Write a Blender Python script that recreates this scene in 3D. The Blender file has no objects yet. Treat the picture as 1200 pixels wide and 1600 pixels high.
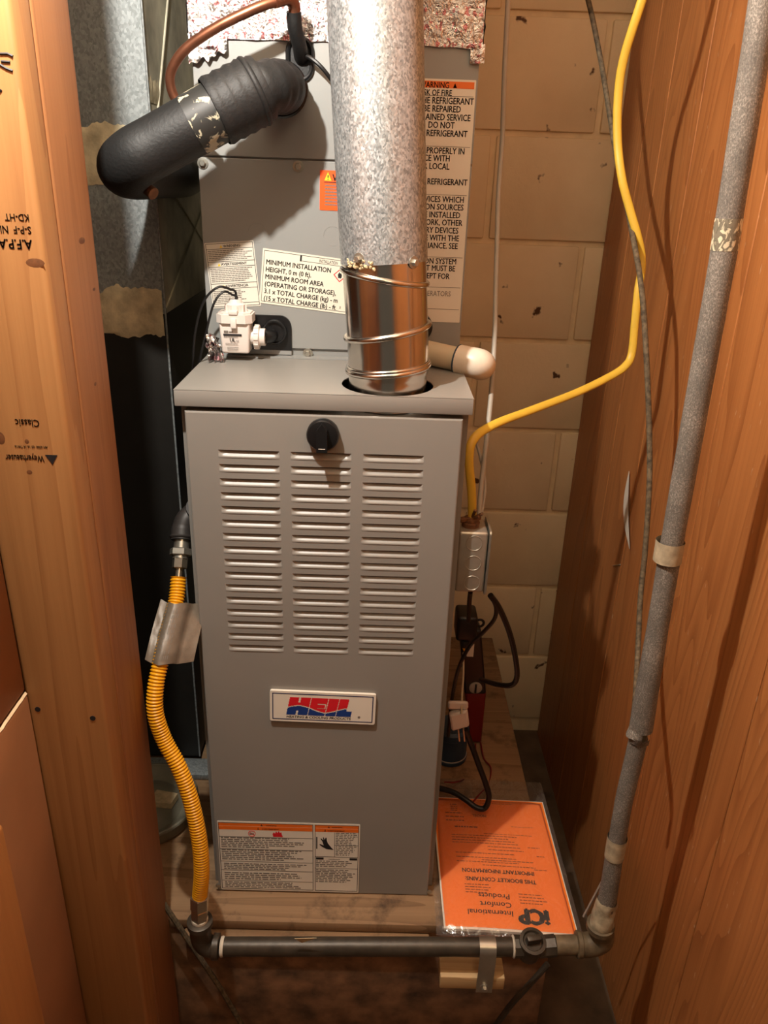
import bpy, bmesh, math, random
from mathutils import Vector, Matrix, noise
random.seed(7)
scene = bpy.context.scene
col = scene.collection
V = Vector

# ------------------------------------------------------------------ camera
F = 1217.0
CAM_O = V((.0656, -.9205, 1.0802))
YAW, PIT, ROLL = .01285, .4087, .0351
_fw = V((math.sin(YAW)*math.cos(PIT), math.cos(YAW)*math.cos(PIT), -math.sin(PIT)))
_r = V((math.cos(YAW), -math.sin(YAW), 0)); _u = _r.cross(_fw)
_r2 = math.cos(ROLL)*_r + math.sin(ROLL)*_u
_u2 = -math.sin(ROLL)*_r + math.cos(ROLL)*_u
cd = bpy.data.cameras.new('camera'); cam = bpy.data.objects.new('camera', cd); col.objects.link(cam)
cd.sensor_fit = 'HORIZONTAL'; cd.sensor_width = 36; cd.lens = 36*F/1200; cd.clip_start = .01
M3 = Matrix((_r2, _u2, -_fw)).transposed()
cam.matrix_world = Matrix.Translation(CAM_O) @ M3.to_4x4()
scene.camera = cam

def ray(u, v): return _fw + _r2*((u-600)/F) + _u2*((800-v)/F)
def atY(u, v, Y): d = ray(u, v); return CAM_O + d*((Y-CAM_O.y)/d.y)
def atZ(u, v, Z): d = ray(u, v); return CAM_O + d*((Z-CAM_O.z)/d.z)
def atX(u, v, X): d = ray(u, v); return CAM_O + d*((X-CAM_O.x)/d.x)

# ------------------------------------------------------------------ world, light, exposure
w = bpy.data.worlds.new('world'); scene.world = w; w.use_nodes = True
w.node_tree.nodes['Background'].inputs[0].default_value = (1.0, .80, .58, 1)
w.node_tree.nodes['Background'].inputs[1].default_value = .1
ld = bpy.data.lights.new('bare_bulb', 'POINT'); lo = bpy.data.objects.new('bare_bulb', ld); col.objects.link(lo)
lo.location = (-.18, -.35, 1.47); ld.energy = 36.0; ld.color = (1.0, .945, .86); ld.shadow_soft_size = .012
ld2 = bpy.data.lights.new('added_fill_lamp', 'POINT'); lo2 = bpy.data.objects.new('added_fill_lamp', ld2); col.objects.link(lo2)
lo2.location = (.44, -1.25, 1.72); ld2.energy = 15.0; ld2.color = (1.0, .74, .46); ld2.shadow_soft_size = .22  # fill lamp added out of view behind the camera, brightens the block wall
vs = scene.view_settings
vs.view_transform = 'Standard'; vs.look = 'None'; vs.exposure = 0.0; vs.gamma = 1; vs.use_curve_mapping = False

# ------------------------------------------------------------------ materials
def lin(c): return tuple(((x/255)/12.92 if x/255 <= .04045 else ((x/255+.055)/1.055)**2.4) for x in c)
def base(name, rough=.5, metal=0.0, spec=.5):
    m = bpy.data.materials.new(name); m.use_nodes = True
    nt = m.node_tree; b = nt.nodes['Principled BSDF']
    b.inputs['Roughness'].default_value = rough; b.inputs['Metallic'].default_value = metal
    b.inputs['Specular IOR Level'].default_value = spec
    return m, nt, b
def N(nt, t, **kw):
    n = nt.nodes.new(t)
    for k, v in kw.items(): setattr(n, k, v)
    return n
def coords(nt, scale=(1, 1, 1), rand=False):
    tc = N(nt, 'ShaderNodeTexCoord'); mp = N(nt, 'ShaderNodeMapping'); mp.inputs['Scale'].default_value = scale
    nt.links.new(tc.outputs['Object'], mp.inputs['Vector'])
    if rand:
        oi = N(nt, 'ShaderNodeObjectInfo'); mu = N(nt, 'ShaderNodeVectorMath', operation='SCALE')
        cx = N(nt, 'ShaderNodeCombineXYZ')
        for i in range(3): nt.links.new(oi.outputs['Random'], cx.inputs[i])
        nt.links.new(cx.outputs[0], mu.inputs[0]); mu.inputs['Scale'].default_value = 37.0
        nt.links.new(mu.outputs[0], mp.inputs['Location'])
    return mp.outputs[0]
def noise_n(nt, vec, scale, detail=4, rough=.55, dist=0):
    n = N(nt, 'ShaderNodeTexNoise'); n.inputs['Scale'].default_value = scale; n.inputs['Detail'].default_value = detail
    n.inputs['Roughness'].default_value = rough; n.inputs['Distortion'].default_value = dist
    nt.links.new(vec, n.inputs['Vector']); return n.outputs['Fac']
def ramp(nt, fac, stops):
    r = N(nt, 'ShaderNodeValToRGB'); e = r.color_ramp.elements
    e[0].position, e[0].color = stops[0][0], (*stops[0][1], 1)
    e[1].position, e[1].color = stops[-1][0], (*stops[-1][1], 1)
    for p, c in stops[1:-1]:
        x = e.new(p); x.color = (*c, 1)
    nt.links.new(fac, r.inputs[0]); return r.outputs[0]
def mixc(nt, fac, a, b, mode='MIX'):
    m = N(nt, 'ShaderNodeMix', data_type='RGBA', blend_type=mode)
    for s, x in ((0, fac), (6, a), (7, b)):
        if hasattr(x, 'links'): nt.links.new(x, m.inputs[s])
        elif s == 0: m.inputs[s].default_value = x
        else: m.inputs[s].default_value = (*x, 1)
    return m.outputs[2]
def bump(nt, b, h, strength, dist=.002):
    bp = N(nt, 'ShaderNodeBump'); bp.inputs['Strength'].default_value = strength; bp.inputs['Distance'].default_value = dist
    nt.links.new(h, bp.inputs['Height']); nt.links.new(bp.outputs[0], b.inputs['Normal'])
def math_n(nt, op, a, b=None):
    m = N(nt, 'ShaderNodeMath', operation=op)
    for i, x in enumerate((a, b)):
        if x is None: continue
        if hasattr(x, 'links'): nt.links.new(x, m.inputs[i])
        else: m.inputs[i].default_value = x
    return m.outputs[0]

def plain(name, rgb, rough=.5, metal=0.0, var=.0, vscale=30, bmp=0.0, bscale=200, spec=.5):
    m, nt, b = base(name, rough, metal, spec)
    c = lin(rgb)
    if var or bmp: vec = coords(nt)
    if var:
        f = noise_n(nt, vec, vscale)
        o = ramp(nt, f, [(.3, tuple(x*(1-var) for x in c)), (.7, tuple(min(1, x*(1+var)) for x in c))])
        nt.links.new(o, b.inputs['Base Color'])
    else: b.inputs['Base Color'].default_value = (*c, 1)
    if bmp: bump(nt, b, noise_n(nt, vec, bscale), bmp)
    return m

def wood(name, light, dark, lines=14, freq=(9, 9, .55), grain=(160, 160, 3), rough=.5, contrast=.55, dirt=None, spec=.4, scuff=False):
    m, nt, b = base(name, rough, 0, spec)
    v1 = coords(nt, freq, True); v2 = coords(nt, grain, True)
    n1 = noise_n(nt, v1, 1.0, 2, .5, .4)
    s = math_n(nt, 'FRACT', math_n(nt, 'MULTIPLY', n1, lines))
    g = noise_n(nt, v2, 1.0, 3, .6)
    tri = math_n(nt, 'POWER', s, 2.2)
    f = math_n(nt, 'ADD', math_n(nt, 'MULTIPLY', tri, contrast), math_n(nt, 'MULTIPLY', g, .55))
    o = ramp(nt, f, [(.2, lin(light)), (.9, lin(dark))])
    big = noise_n(nt, coords(nt, (6, 6, 2), True), 1.0, 3)
    o = mixc(nt, math_n(nt, 'MULTIPLY', big, .35), o, lin(dark), 'MIX')
    if scuff:
        sn = noise_n(nt, coords(nt, (150, 150, 34)), 1.0, 2); o = mixc(nt, math_n(nt, 'MULTIPLY', ramp(nt, sn, [(.70, (0, 0, 0)), (.74, (1, 1, 1))]), .45), o, lin((214, 186, 150)))
    if dirt:
        dn = noise_n(nt, coords(nt, (14, 14, 5), False), 1.0, 6, .7)
        dm = ramp(nt, dn, [(.52, (0, 0, 0)), (.75, (1, 1, 1))])
        o = mixc(nt, dm, o, lin(dirt))
    nt.links.new(o, b.inputs['Base Color'])
    bump(nt, b, f, .15, .001)
    return m

def galv(name, lo, hi, rough=.42, scale=420, metal=.85):
    m, nt, b = base(name, rough, metal)
    vec = coords(nt, (1, 1, .7))
    vo = N(nt, 'ShaderNodeTexVoronoi'); vo.inputs['Scale'].default_value = scale
    nz = N(nt, 'ShaderNodeTexNoise'); nz.inputs['Scale'].default_value = 60
    nt.links.new(vec, nz.inputs['Vector'])
    dv = mixc(nt, .006, vec, nz.outputs['Color'])
    nt.links.new(dv, vo.inputs['Vector'])
    sp = N(nt, 'ShaderNodeSeparateColor'); nt.links.new(vo.outputs['Color'], sp.inputs[0])
    f = math_n(nt, 'ADD', math_n(nt, 'MULTIPLY', sp.outputs[0], .6), math_n(nt, 'MULTIPLY', noise_n(nt, vec, 300, 3), .4))
    nt.links.new(ramp(nt, f, [(.15, lin(lo)), (.85, lin(hi))]), b.inputs['Base Color'])
    rr = math_n(nt, 'ADD', math_n(nt, 'MULTIPLY', sp.outputs[1], .25), rough-.1)
    nt.links.new(rr, b.inputs['Roughness'])
    bump(nt, b, f, .12, .0006)
    return m

MT = {}
MT['paint'] = plain('furnace_grey_paint', (138, 135, 129), .36, 0, .03, 8, .03, 600)
MT['coil_paint'] = plain('coil_grey_paint', (146, 147, 144), .42, 0, .03, 8, .03, 600)
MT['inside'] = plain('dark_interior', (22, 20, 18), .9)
MT['burner'] = plain('burner_box_metal', (150, 120, 100), .5, .4)
MT['galv'] = galv('galvanised_steel', (126, 132, 134), (198, 204, 206), .40, 560, .65)
MT['duct'] = galv('dull_duct_steel', (126, 132, 132), (164, 170, 171), .5, 360, .4)
MT['duct_dark'] = plain('dark_duct_steel', (34, 32, 29), .55, .2, .25, 9, .1, 120)  # lower duct section simply gets a much darker base colour
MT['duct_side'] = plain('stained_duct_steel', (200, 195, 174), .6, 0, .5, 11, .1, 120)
MT['shiny'] = plain('bright_elbow_steel', (208, 204, 197), .19, 1.0, .04, 30, .05, 40)
MT['black_rubber'] = plain('black_foam_rubber', (21, 21, 21), .6, 0, .2, 30, .25, 260)
MT['black_plastic'] = plain('black_plastic', (20, 20, 21), .35)
MT['black_cord'] = plain('black_cord', (18, 17, 17), .45)
MT['dusty_cord'] = plain('dusty_black_cable', (92, 80, 60), .8, 0, .65, 160)
MT['white_plastic'] = plain('white_plastic', (222, 212, 204), .4, 0, .02, 40)
MT['pvc'] = plain('cream_pvc', (206, 190, 160), .4, 0, .06, 20)
MT['pvc_white'] = plain('white_pvc', (226, 214, 196), .35, 0, .08, 45)
MT['copper'] = plain('copper', (150, 98, 74), .38, .85, .25, 40)
MT['yellow'] = plain('yellow_coating', (222, 158, 22), .38, 0, .05, 30)
MT['yellow_cable'] = plain('yellow_cable_jacket', (214, 178, 62), .45, 0, .06, 40)
MT['grey_cable'] = plain('grey_cable_jacket', (166, 160, 148), .5, 0, .05, 40)
MT['brass'] = plain('steel_fitting', (186, 176, 158), .25, .9)
MT['zinc'] = plain('zinc_plate', (180, 176, 164), .32, .85, .12, 40)
MT['jbox'] = plain('zinc_box_steel', (186, 180, 166), .38, .75, .1, 50)
MT['rust'] = plain('rusty_clamp', (112, 76, 48), .7, .3, .4, 120)
MT['black_iron'] = plain('black_iron_pipe', (68, 60, 50), .42, .3, .3, 50, .1, 200)
MT['inlet'] = plain('dark_malleable_iron', (50, 46, 44), .5, .2, .2, 60)
MT['tape_dope'] = plain('white_thread_tape', (206, 196, 178), .6)
MT['insulation'] = None
MT['label_white'] = plain('label_white', (226, 220, 206), .5)
MT['label_cream'] = plain('label_cream', (232, 226, 208), .5)
MT['ink'] = plain('black_ink', (26, 24, 26), .6)
MT['ink_soft'] = plain('grey_ink', (116, 110, 103), .6)
MT['orange_ink'] = plain('orange_ink', (232, 112, 30), .5)
MT['orange_label'] = plain('fluorescent_orange_label', (255, 92, 22), .5)
MT['yellow_ink'] = plain('yellow_ink', (240, 205, 40), .5)
MT['red_ink'] = plain('red_ink', (214, 32, 44), .4)
MT['blue_ink'] = plain('blue_ink', (26, 58, 128), .4)
MT['navy_ink'] = plain('navy_ink', (34, 42, 86), .4)
MT['paper'] = plain('paper_white', (232, 226, 214), .6)
MT['orange_paper'] = plain('orange_paper', (255, 136, 36), .55, 0, .02, 30)
MT['mastic'] = plain('cream_mastic', (204, 192, 160), .8, 0, .3, 40, .6, 90)
MT['cement'] = plain('furnace_cement', (196, 176, 138), .85, 0, .2, 120)
MT['clear_plate'] = None
MT['red_plastic'] = plain('red_plastic', (112, 16, 16), .4)
MT['blue_plastic'] = plain('blue_plastic', (34, 60, 82), .45)
MT['pan'] = plain('dusty_grey_enamel', (122, 118, 102), .45, 0, .2, 25)
MT['stud'] = wood('spf_stud', (174, 126, 76), (138, 90, 50), 9, (14, 14, .5), (200, 200, 4), .55, .3)
MT['stud_red'] = wood('spf_stud_reddish', (158, 108, 66), (126, 80, 46), 9, (14, 14, .5), (200, 200, 4), .55, .3)
MT['knot'] = plain('pine_knot', (104, 64, 34), .6, 0, .3, 200)
MT['panel'] = wood('fir_panelling', (188, 124, 70), (134, 76, 38), 34, (5, 5, .42), (90, 170, 1.6), .40, .34, scuff=True)
MT['panel_left'] = plain('brown_hardboard', (148, 100, 64), .5, 0, .12, 9, .03, 60)
MT['panel_strip'] = wood('orange_trim_wood', (176, 118, 64), (146, 90, 44), 8, (9, 9, .6), (120, 120, 3), .5, .3)
MT['raw_edge'] = plain('chipped_white_edge', (226, 200, 160), .6, 0, .2, 60)
MT['plat_wood'] = wood('dirty_plywood', (158, 126, 92), (104, 76, 50), 8, (.8, 9, 9), (4, 130, 130), .7, .35, (64, 48, 34))
MT['plat_front'] = plain('grimy_board', (122, 88, 60), .75, 0, .7, 22, .3, 70)
MT['pale_wood'] = wood('pale_scrap_wood', (206, 176, 130), (164, 128, 82), 6, (1.5, 20, 20), (6, 200, 200), .65, .3)
MT['concrete'] = plain('grimy_concrete', (92, 74, 56), .85, 0, .45, 12, .4, 60)
MT['ceiling'] = plain('painted_ceiling', (236, 224, 200), .8, 0, .05, 10)
MT['mortar'] = plain('painted_mortar', (236, 214, 174), .75, 0, .1, 25, .3, 150)

def block_mat():
    m, nt, b = base('painted_block', .7)
    vec = coords(nt, (1, 1, 1), True)
    n1 = noise_n(nt, vec, 7, 5); c = ramp(nt, n1, [(.3, lin((232, 210, 170))), (.7, lin((244, 224, 186)))])
    sp = N(nt, 'ShaderNodeTexNoise'); sp.inputs['Scale'].default_value = 26; sp.inputs['Detail'].default_value = 3
    nt.links.new(vec, sp.inputs['Vector'])
    mk = ramp(nt, sp.outputs['Fac'], [(.69, (0, 0, 0)), (.73, (1, 1, 1))])
    c = mixc(nt, mk, c, lin((92, 62, 38)))
    nt.links.new(c, b.inputs['Base Color'])
    bump(nt, b, noise_n(nt, vec, 90, 5, .65), .35, .003)
    return m
MT['block'] = block_mat()

def insul_mat():
    m, nt, b = base('grey_pipe_insulation', .72)
    vec = coords(nt, (1, 1, .6))
    n = noise_n(nt, vec, 800, 3, .7); n2 = noise_n(nt, vec, 40, 3)
    f = math_n(nt, 'ADD', math_n(nt, 'MULTIPLY', n, .75), math_n(nt, 'MULTIPLY', n2, .25))
    nt.links.new(ramp(nt, f, [(.34, lin((84, 80, 74))), (.52, lin((112, 107, 99))), (.7, lin((172, 165, 154)))]), b.inputs['Base Color'])
    bump(nt, b, n, .3, .001)
    return m
MT['insulation'] = insul_mat()

def foil_mat():
    m, nt, b = base('printed_foil_tape', .14, .95)
    vec = coords(nt, (1, 1, 1))
    br = N(nt, 'ShaderNodeTexBrick'); br.inputs['Scale'].default_value = 1
    br.inputs['Brick Width'].default_value = .034; br.inputs['Row Height'].default_value = .017; br.inputs['Mortar Size'].default_value = .0035
    vx = coords(nt, (1, 1, 1)); sx = N(nt, 'ShaderNodeSeparateXYZ'); cx = N(nt, 'ShaderNodeCombineXYZ')
    nt.links.new(vx, sx.inputs[0]); nt.links.new(sx.outputs[0], cx.inputs[0]); nt.links.new(sx.outputs[2], cx.inputs[1])
    nt.links.new(cx.outputs[0], br.inputs['Vector'])
    band = math_n(nt, 'SUBTRACT', 1.0, br.outputs['Fac'])
    sc = N(nt, 'ShaderNodeMapping'); sc.inputs['Scale'].default_value = (260, 260, 150); nt.links.new(vx, sc.inputs['Vector'])
    tx = noise_n(nt, sc.outputs[0], 1.0, 0)
    tk = ramp(nt, tx, [(.56, (0, 0, 0)), (.60, (1, 1, 1))])
    f = math_n(nt, 'MULTIPLY', math_n(nt, 'MULTIPLY', tk, band), .6)
    nt.links.new(mixc(nt, f, (.5, .485, .475), lin((176, 40, 66))), b.inputs['Base Color'])
    bump(nt, b, noise_n(nt, vec, 120, 4, .6, 1.5), .6, .004)
    return m
MT['foil'] = foil_mat()

def plastic_mat(name, tint, rough=.12, base_f=.05, haze=0):
    m = bpy.data.materials.new(name); m.use_nodes = True; nt = m.node_tree
    for n in list(nt.nodes): nt.nodes.remove(n)
    out = N(nt, 'ShaderNodeOutputMaterial'); mx = N(nt, 'ShaderNodeMixShader')
    tr = N(nt, 'ShaderNodeBsdfTransparent'); gl = N(nt, 'ShaderNodeBsdfGlossy'); fr = N(nt, 'ShaderNodeFresnel')
    tr.inputs[0].default_value = (*tint, 1); gl.inputs['Roughness'].default_value = rough
    fr.inputs[0].default_value = 1.45
    f = math_n(nt, 'ADD', fr.outputs[0], base_f)
    vec = coords(nt); bp = N(nt, 'ShaderNodeBump'); bp.inputs['Strength'].default_value = .9; bp.inputs['Distance'].default_value = .008
    nt.links.new(noise_n(nt, vec, 22, 3, .5, 1.2), bp.inputs['Height']); nt.links.new(bp.outputs[0], gl.inputs['Normal'])
    if haze:
        df = N(nt, 'ShaderNodeBsdfDiffuse'); df.inputs[0].default_value = (.9, .88, .85, 1); mh = N(nt, 'ShaderNodeMixShader'); mh.inputs[0].default_value = haze
        nt.links.new(tr.outputs[0], mh.inputs[1]); nt.links.new(df.outputs[0], mh.inputs[2]); tr = mh
    nt.links.new(f, mx.inputs[0]); nt.links.new(tr.outputs[0], mx.inputs[1]); nt.links.new(gl.outputs[0], mx.inputs[2])
    nt.links.new(mx.outputs[0], out.inputs[0]); return m
MT['clear'] = plastic_mat('clear_plastic_bag', (.96, .95, .93), .16, .05, .06)
MT['clear_tag'] = plastic_mat('silvery_plastic_tag', (.62, .58, .52), .3, .32)

# ------------------------------------------------------------------ mesh helpers
class MB:
    def __init__(s): s.v = []; s.f = []
    def add(s, vs, fs):
        o = len(s.v); s.v += [V(p) for p in vs]; s.f += [tuple(i+o for i in f) for f in fs]; return s
    def box(s, a, b, M=None):
        x0, y0, z0 = a; x1, y1, z1 = b
        p = [V((x, y, z)) for z in (z0, z1) for y in (y0, y1) for x in (x0, x1)]
        if M: p = [M @ q for q in p]
        return s.add(p, [(0, 2, 3, 1), (4, 5, 7, 6), (0, 1, 5, 4), (2, 6, 7, 3), (0, 4, 6, 2), (1, 3, 7, 5)])
    def bbox(s, a, b, bev=.002, seg=2, M=None):
        bm = bmesh.new()
        bmesh.ops.create_cube(bm, size=1)
        for q in bm.verts: q.co = V([a[i]+(q.co[i]+.5)*(b[i]-a[i]) for i in range(3)])
        bmesh.ops.bevel(bm, geom=bm.edges[:], offset=bev, segments=seg, profile=.5, affect='EDGES')
        bm.verts.index_update()
        p = [q.co.copy() for q in bm.verts]
        if M: p = [M @ q for q in p]
        s.add(p, [tuple(q.index for q in f.verts) for f in bm.faces]); bm.free(); return s
    def tube(s, pts, r, seg=12, cap=True, flat=None, roll=0):
        pts = [V(p) for p in pts]; n = len(pts)
        rr = r if isinstance(r, (list, tuple)) else [r]*n
        T = [(pts[min(i+1, n-1)]-pts[max(i-1, 0)]).normalized() for i in range(n)]
        up = V((0, 0, 1)) if abs(T[0].z) < .9 else V((0, 1, 0))
        a = T[0].cross(up).normalized(); vs = []; fs = []
        for i in range(n):
            a = (a - T[i]*a.dot(T[i])).normalized(); b = T[i].cross(a)
            for k in range(seg):
                t = 2*math.pi*k/seg+roll
                fy = flat if flat else 1
                vs.append(pts[i] + a*(math.cos(t)*rr[i]) + b*(math.sin(t)*rr[i]*fy))
        for i in range(n-1):
            for k in range(seg):
                k2 = (k+1) % seg
                fs.append((i*seg+k, i*seg+k2, (i+1)*seg+k2, (i+1)*seg+k))
        if cap: fs.append(tuple(range(seg-1, -1, -1))); fs.append(tuple((n-1)*seg+k for k in range(seg)))
        return s.add(vs, fs)
    def lathe(s, prof, seg=32, M=None, cap=True):
        """prof: list of (radius, height) about local z"""
        vs = []; fs = []; n = len(prof)
        for r, h in prof:
            for k in range(seg):
                t = 2*math.pi*k/seg; vs.append(V((r*math.cos(t), r*math.sin(t), h)))
        for i in range(n-1):
            for k in range(seg):
                k2 = (k+1) % seg; fs.append((i*seg+k, i*seg+k2, (i+1)*seg+k2, (i+1)*seg+k))
        if cap: fs.append(tuple(range(seg-1, -1, -1))); fs.append(tuple((n-1)*seg+k for k in range(seg)))
        if M: vs = [M @ p for p in vs]
        return s.add(vs, fs)
    def prism(s, poly, M, h0, h1):
        """poly: 2-D outline in local xy, extruded along local z from h0 to h1"""
        n = len(poly)
        vs = [M @ V((x, y, h0)) for x, y in poly] + [M @ V((x, y, h1)) for x, y in poly]
        fs = [tuple(range(n-1, -1, -1)), tuple(range(n, 2*n))] + [(i, (i+1) % n, n+(i+1) % n, n+i) for i in range(n)]
        return s.add(vs, fs)
    def grid(s, fn, nu, nv):
        vs = [fn(i/nu, j/nv) for j in range(nv+1) for i in range(nu+1)]
        fs = [(j*(nu+1)+i, j*(nu+1)+i+1, (j+1)*(nu+1)+i+1, (j+1)*(nu+1)+i) for j in range(nv) for i in range(nu)]
        return s.add(vs, fs)
    def torus(s, M, R, r, seg=32, rs=8, a0=0, a1=2*math.pi, sy=1):
        full = abs(a1-a0-2*math.pi) < 1e-6; n = seg if full else seg+1; vs = []; fs = []
        for i in range(n):
            t = a0+(a1-a0)*i/seg
            for k in range(rs):
                q = 2*math.pi*k/rs
                vs.append(M @ V(((R+r*math.cos(q))*math.cos(t), (R*sy+r*math.cos(q))*math.sin(t), r*math.sin(q))))
        for i in range(seg):
            j = (i+1) % n
            for k in range(rs):
                k2 = (k+1) % rs; fs.append((i*rs+k, j*rs+k, j*rs+k2, i*rs+k2))
        return s.add(vs, fs)
    def mesh(s, name, mat, angle=35):
        me = bpy.data.meshes.new(name); me.from_pydata([tuple(p) for p in s.v], [], s.f); me.update()
        bm = bmesh.new(); bm.from_mesh(me); bmesh.ops.recalc_face_normals(bm, faces=bm.faces[:]); bm.to_mesh(me); bm.free()
        me.polygons.foreach_set('use_smooth', [True]*len(me.polygons)); me.set_sharp_from_angle(angle=math.radians(angle))
        if mat: me.materials.append(MT[mat] if isinstance(mat, str) else mat)
        return me
    def build(s, name, mat, parent=None, angle=35, label=None):
        o = bpy.data.objects.new(name, s.mesh(name, mat, angle)); col.objects.link(o)
        if parent: attach(o, parent)
        if label: o['label'] = label
        return o
def world_loc(o):
    p = o.location.copy()
    while o.parent: o = o.parent; p = p  # meshes are modelled in world space; only thing roots are displaced
    return p
def attach(o, parent):
    o.parent = parent; bpy.context.view_layer.update()
    o.matrix_parent_inverse = parent.matrix_world.inverted()
def thing(name, label, cat, loc=(0, 0, 0), group=None):
    o = bpy.data.objects.new(name, None); col.objects.link(o); o.location = loc; o.empty_display_size = .02
    tag(o, label, cat, group); bpy.context.view_layer.update(); return o
def tag(o, label, cat, group=None):
    o['label'] = label; o['category'] = cat
    if group: o['group'] = group
    return o
def struct(o, label=None, cat=None):
    o['kind'] = 'structure'
    if label: o['label'] = label
    if cat: o['category'] = cat
    return o
def inst(src_mesh, name, loc, parent=None, rot=None):
    o = bpy.data.objects.new(name, src_mesh); col.objects.link(o); o.location = loc
    if rot: o.rotation_euler = rot
    if parent: attach(o, parent)
    return o
def frameM(o, ex, ey):
    ex = V(ex).normalized(); ey = (V(ey)-ex*V(ey).dot(ex)).normalized(); ez = ex.cross(ey)
    M = Matrix((ex, ey, ez)).transposed().to_4x4(); M.translation = V(o); return M
def axisM(o, d):
    """local z along d"""
    return Matrix.Translation(V(o)) @ V(d).to_track_quat('Z', 'Y').to_matrix().to_4x4()
def smooth_path(pts, n=8):
    """Catmull-Rom through pts"""
    p = [V(q) for q in pts]; p = [2*p[0]-p[1]] + p + [2*p[-1]-p[-2]]; out = []
    for i in range(1, len(p)-2):
        for k in range(n):
            t = k/n; a, b, c, d = p[i-1:i+3]
            out.append(.5*((2*b)+(c-a)*t+(2*a-5*b+4*c-d)*t*t+(3*b-a-3*c+d)*t**3))
    out.append(p[-2]); return out
def px_path(pts, n=8): return smooth_path([atY(u, v, y) for u, v, y in pts], n)
def arc2(cx, cy, r, a0, a1, n): return [(cx+r*math.cos(a0+(a1-a0)*i/n), cy+r*math.sin(a0+(a1-a0)*i/n)) for i in range(n+1)]
def rrect(x0, y0, x1, y1, r, n=4):
    P = math.pi
    return arc2(x1-r, y0+r, r, -P/2, 0, n)+arc2(x1-r, y1-r, r, 0, P/2, n)+arc2(x0+r, y1-r, r, P/2, P, n)+arc2(x0+r, y0+r, r, P, 1.5*P, n)

# flat printed label on a face: local x right, y up, z out, origin top-left
class Label:
    def __init__(s, tl, tr, bl, fn, out):
        a, b, c = fn(*tl), fn(*tr), fn(*bl)
        s.M = frameM(a, b-a, a-c)
        if s.M.col[2].to_3d().dot(V(out)) < 0: s.M = frameM(a, b-a, c-a)
        s.w = (b-a).length; s.h = (c-a).length
    def board(s, name, mat, parent, t=.0004, r=.0015, label=None, dx=0):
        s.t = t; mb = MB().prism(rrect(0, -s.h, s.w+dx, 0, r), s.M, 0.0001, t)
        s.o = mb.build(name, mat, parent, label=label); return s.o
    def rects(s, name, mat, rs, lift=.0002, parent=None):
        mb = MB()
        for x0, y0, x1, y1 in rs: mb.box((x0*s.w, -y1*s.h, s.t), (x1*s.w, -y0*s.h, s.t+lift), s.M)
        return mb.build(name, mat, parent or s.o)
    def polys(s, name, mat, ps, lift=.0002, parent=None, asp=True):
        mb = MB()
        for p in ps: mb.prism([(x*s.w, -y*s.h) for x, y in p][::-1], s.M, s.t, s.t+lift)
        return mb.build(name, mat, parent or s.o)
    def lines(s, x0, x1, y0, y1, n, fill=.5, ragged=.25, wl=(.012, .05)):
        out = []; rnd = random.Random(int(1e4*(x0+y0*3+y1*7)))
        for i in range(n):
            ya = y0+(y1-y0)*i/n; yb = ya+(y1-y0)/n*fill; x = x0; xe = x1-(x1-x0)*ragged*rnd.random()*(1 if i < n-1 else 2)
            while x < xe:
                l = rnd.uniform(*wl); out.append((x, ya, min(x+l, xe), yb)); x += l+.008
        return out
    def text(s, name, txt, x, y, h, mat='ink', align='LEFT', sx=1.0, bold=0, rot=0, parent=None, shear=0, lift=.0004):
        """cap height h in metres, (x,y) fraction of label, baseline"""
        P = s.M @ V((x*s.w, -y*s.h, s.t+lift*.5))
        return text(name, txt, P, s.M, h, mat, parent or s.o, align, sx, bold, rot, shear)
def text(name, txt, P, M, h, mat, parent, align='LEFT', sx=1.0, bold=0, rot=0, shear=0):
    cu = bpy.data.curves.new(name, 'FONT'); cu.body = txt; cu.size = h/.7; cu.align_x = align; cu.resolution_u = 2
    cu.extrude = .00008; cu.shear = shear
    t = bpy.data.objects.new(name, cu); col.objects.link(t)
    R = M.copy(); R.translation = P
    R = R @ Matrix.Rotation(rot, 4, 'Z') @ Matrix.Diagonal((sx, 1, 1, 1))
    bpy.context.view_layer.update()
    me = bpy.data.meshes.new_from_object(t.evaluated_get(bpy.context.evaluated_depsgraph_get()))
    bpy.data.objects.remove(t); bpy.data.curves.remove(cu)
    if bold:   # heavier stroke: the outline repeated a hair to either side
        pv = [q.co.copy() for q in me.vertices]; pf = [tuple(p.vertices) for p in me.polygons]; n_ = len(pv); me2 = bpy.data.meshes.new(name); d_ = bold*h*3.2
        sh_ = [V((-d_, 0, 0)), V((d_, 0, 0)), V((0, d_*.6, 0)), V((0, -d_*.6, 0))]
        me2.from_pydata([tuple(q+o_) for o_ in sh_ for q in pv], [], [tuple(i+k*n_ for i in f) for k in range(4) for f in pf]); bpy.data.meshes.remove(me); me = me2
    me.transform(R); me.materials.clear(); me.materials.append(MT[mat]); me.name = name
    o = bpy.data.objects.new(name, me); col.objects.link(o); attach(o, parent); return o
def tri(cx, cy, w, h): return [(cx-w/2, cy+h/2), (cx+w/2, cy+h/2), (cx, cy-h/2)]

# ================================================================== the setting
YW, XP = .79, .525          # back wall, right panelling
# floor
fl = struct(MB().box((-1.2, -2.0, -.36), (XP+.05, YW+.1, -.30)).build('floor', 'concrete'), 'grimy dark concrete floor below the furnace platform')
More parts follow.
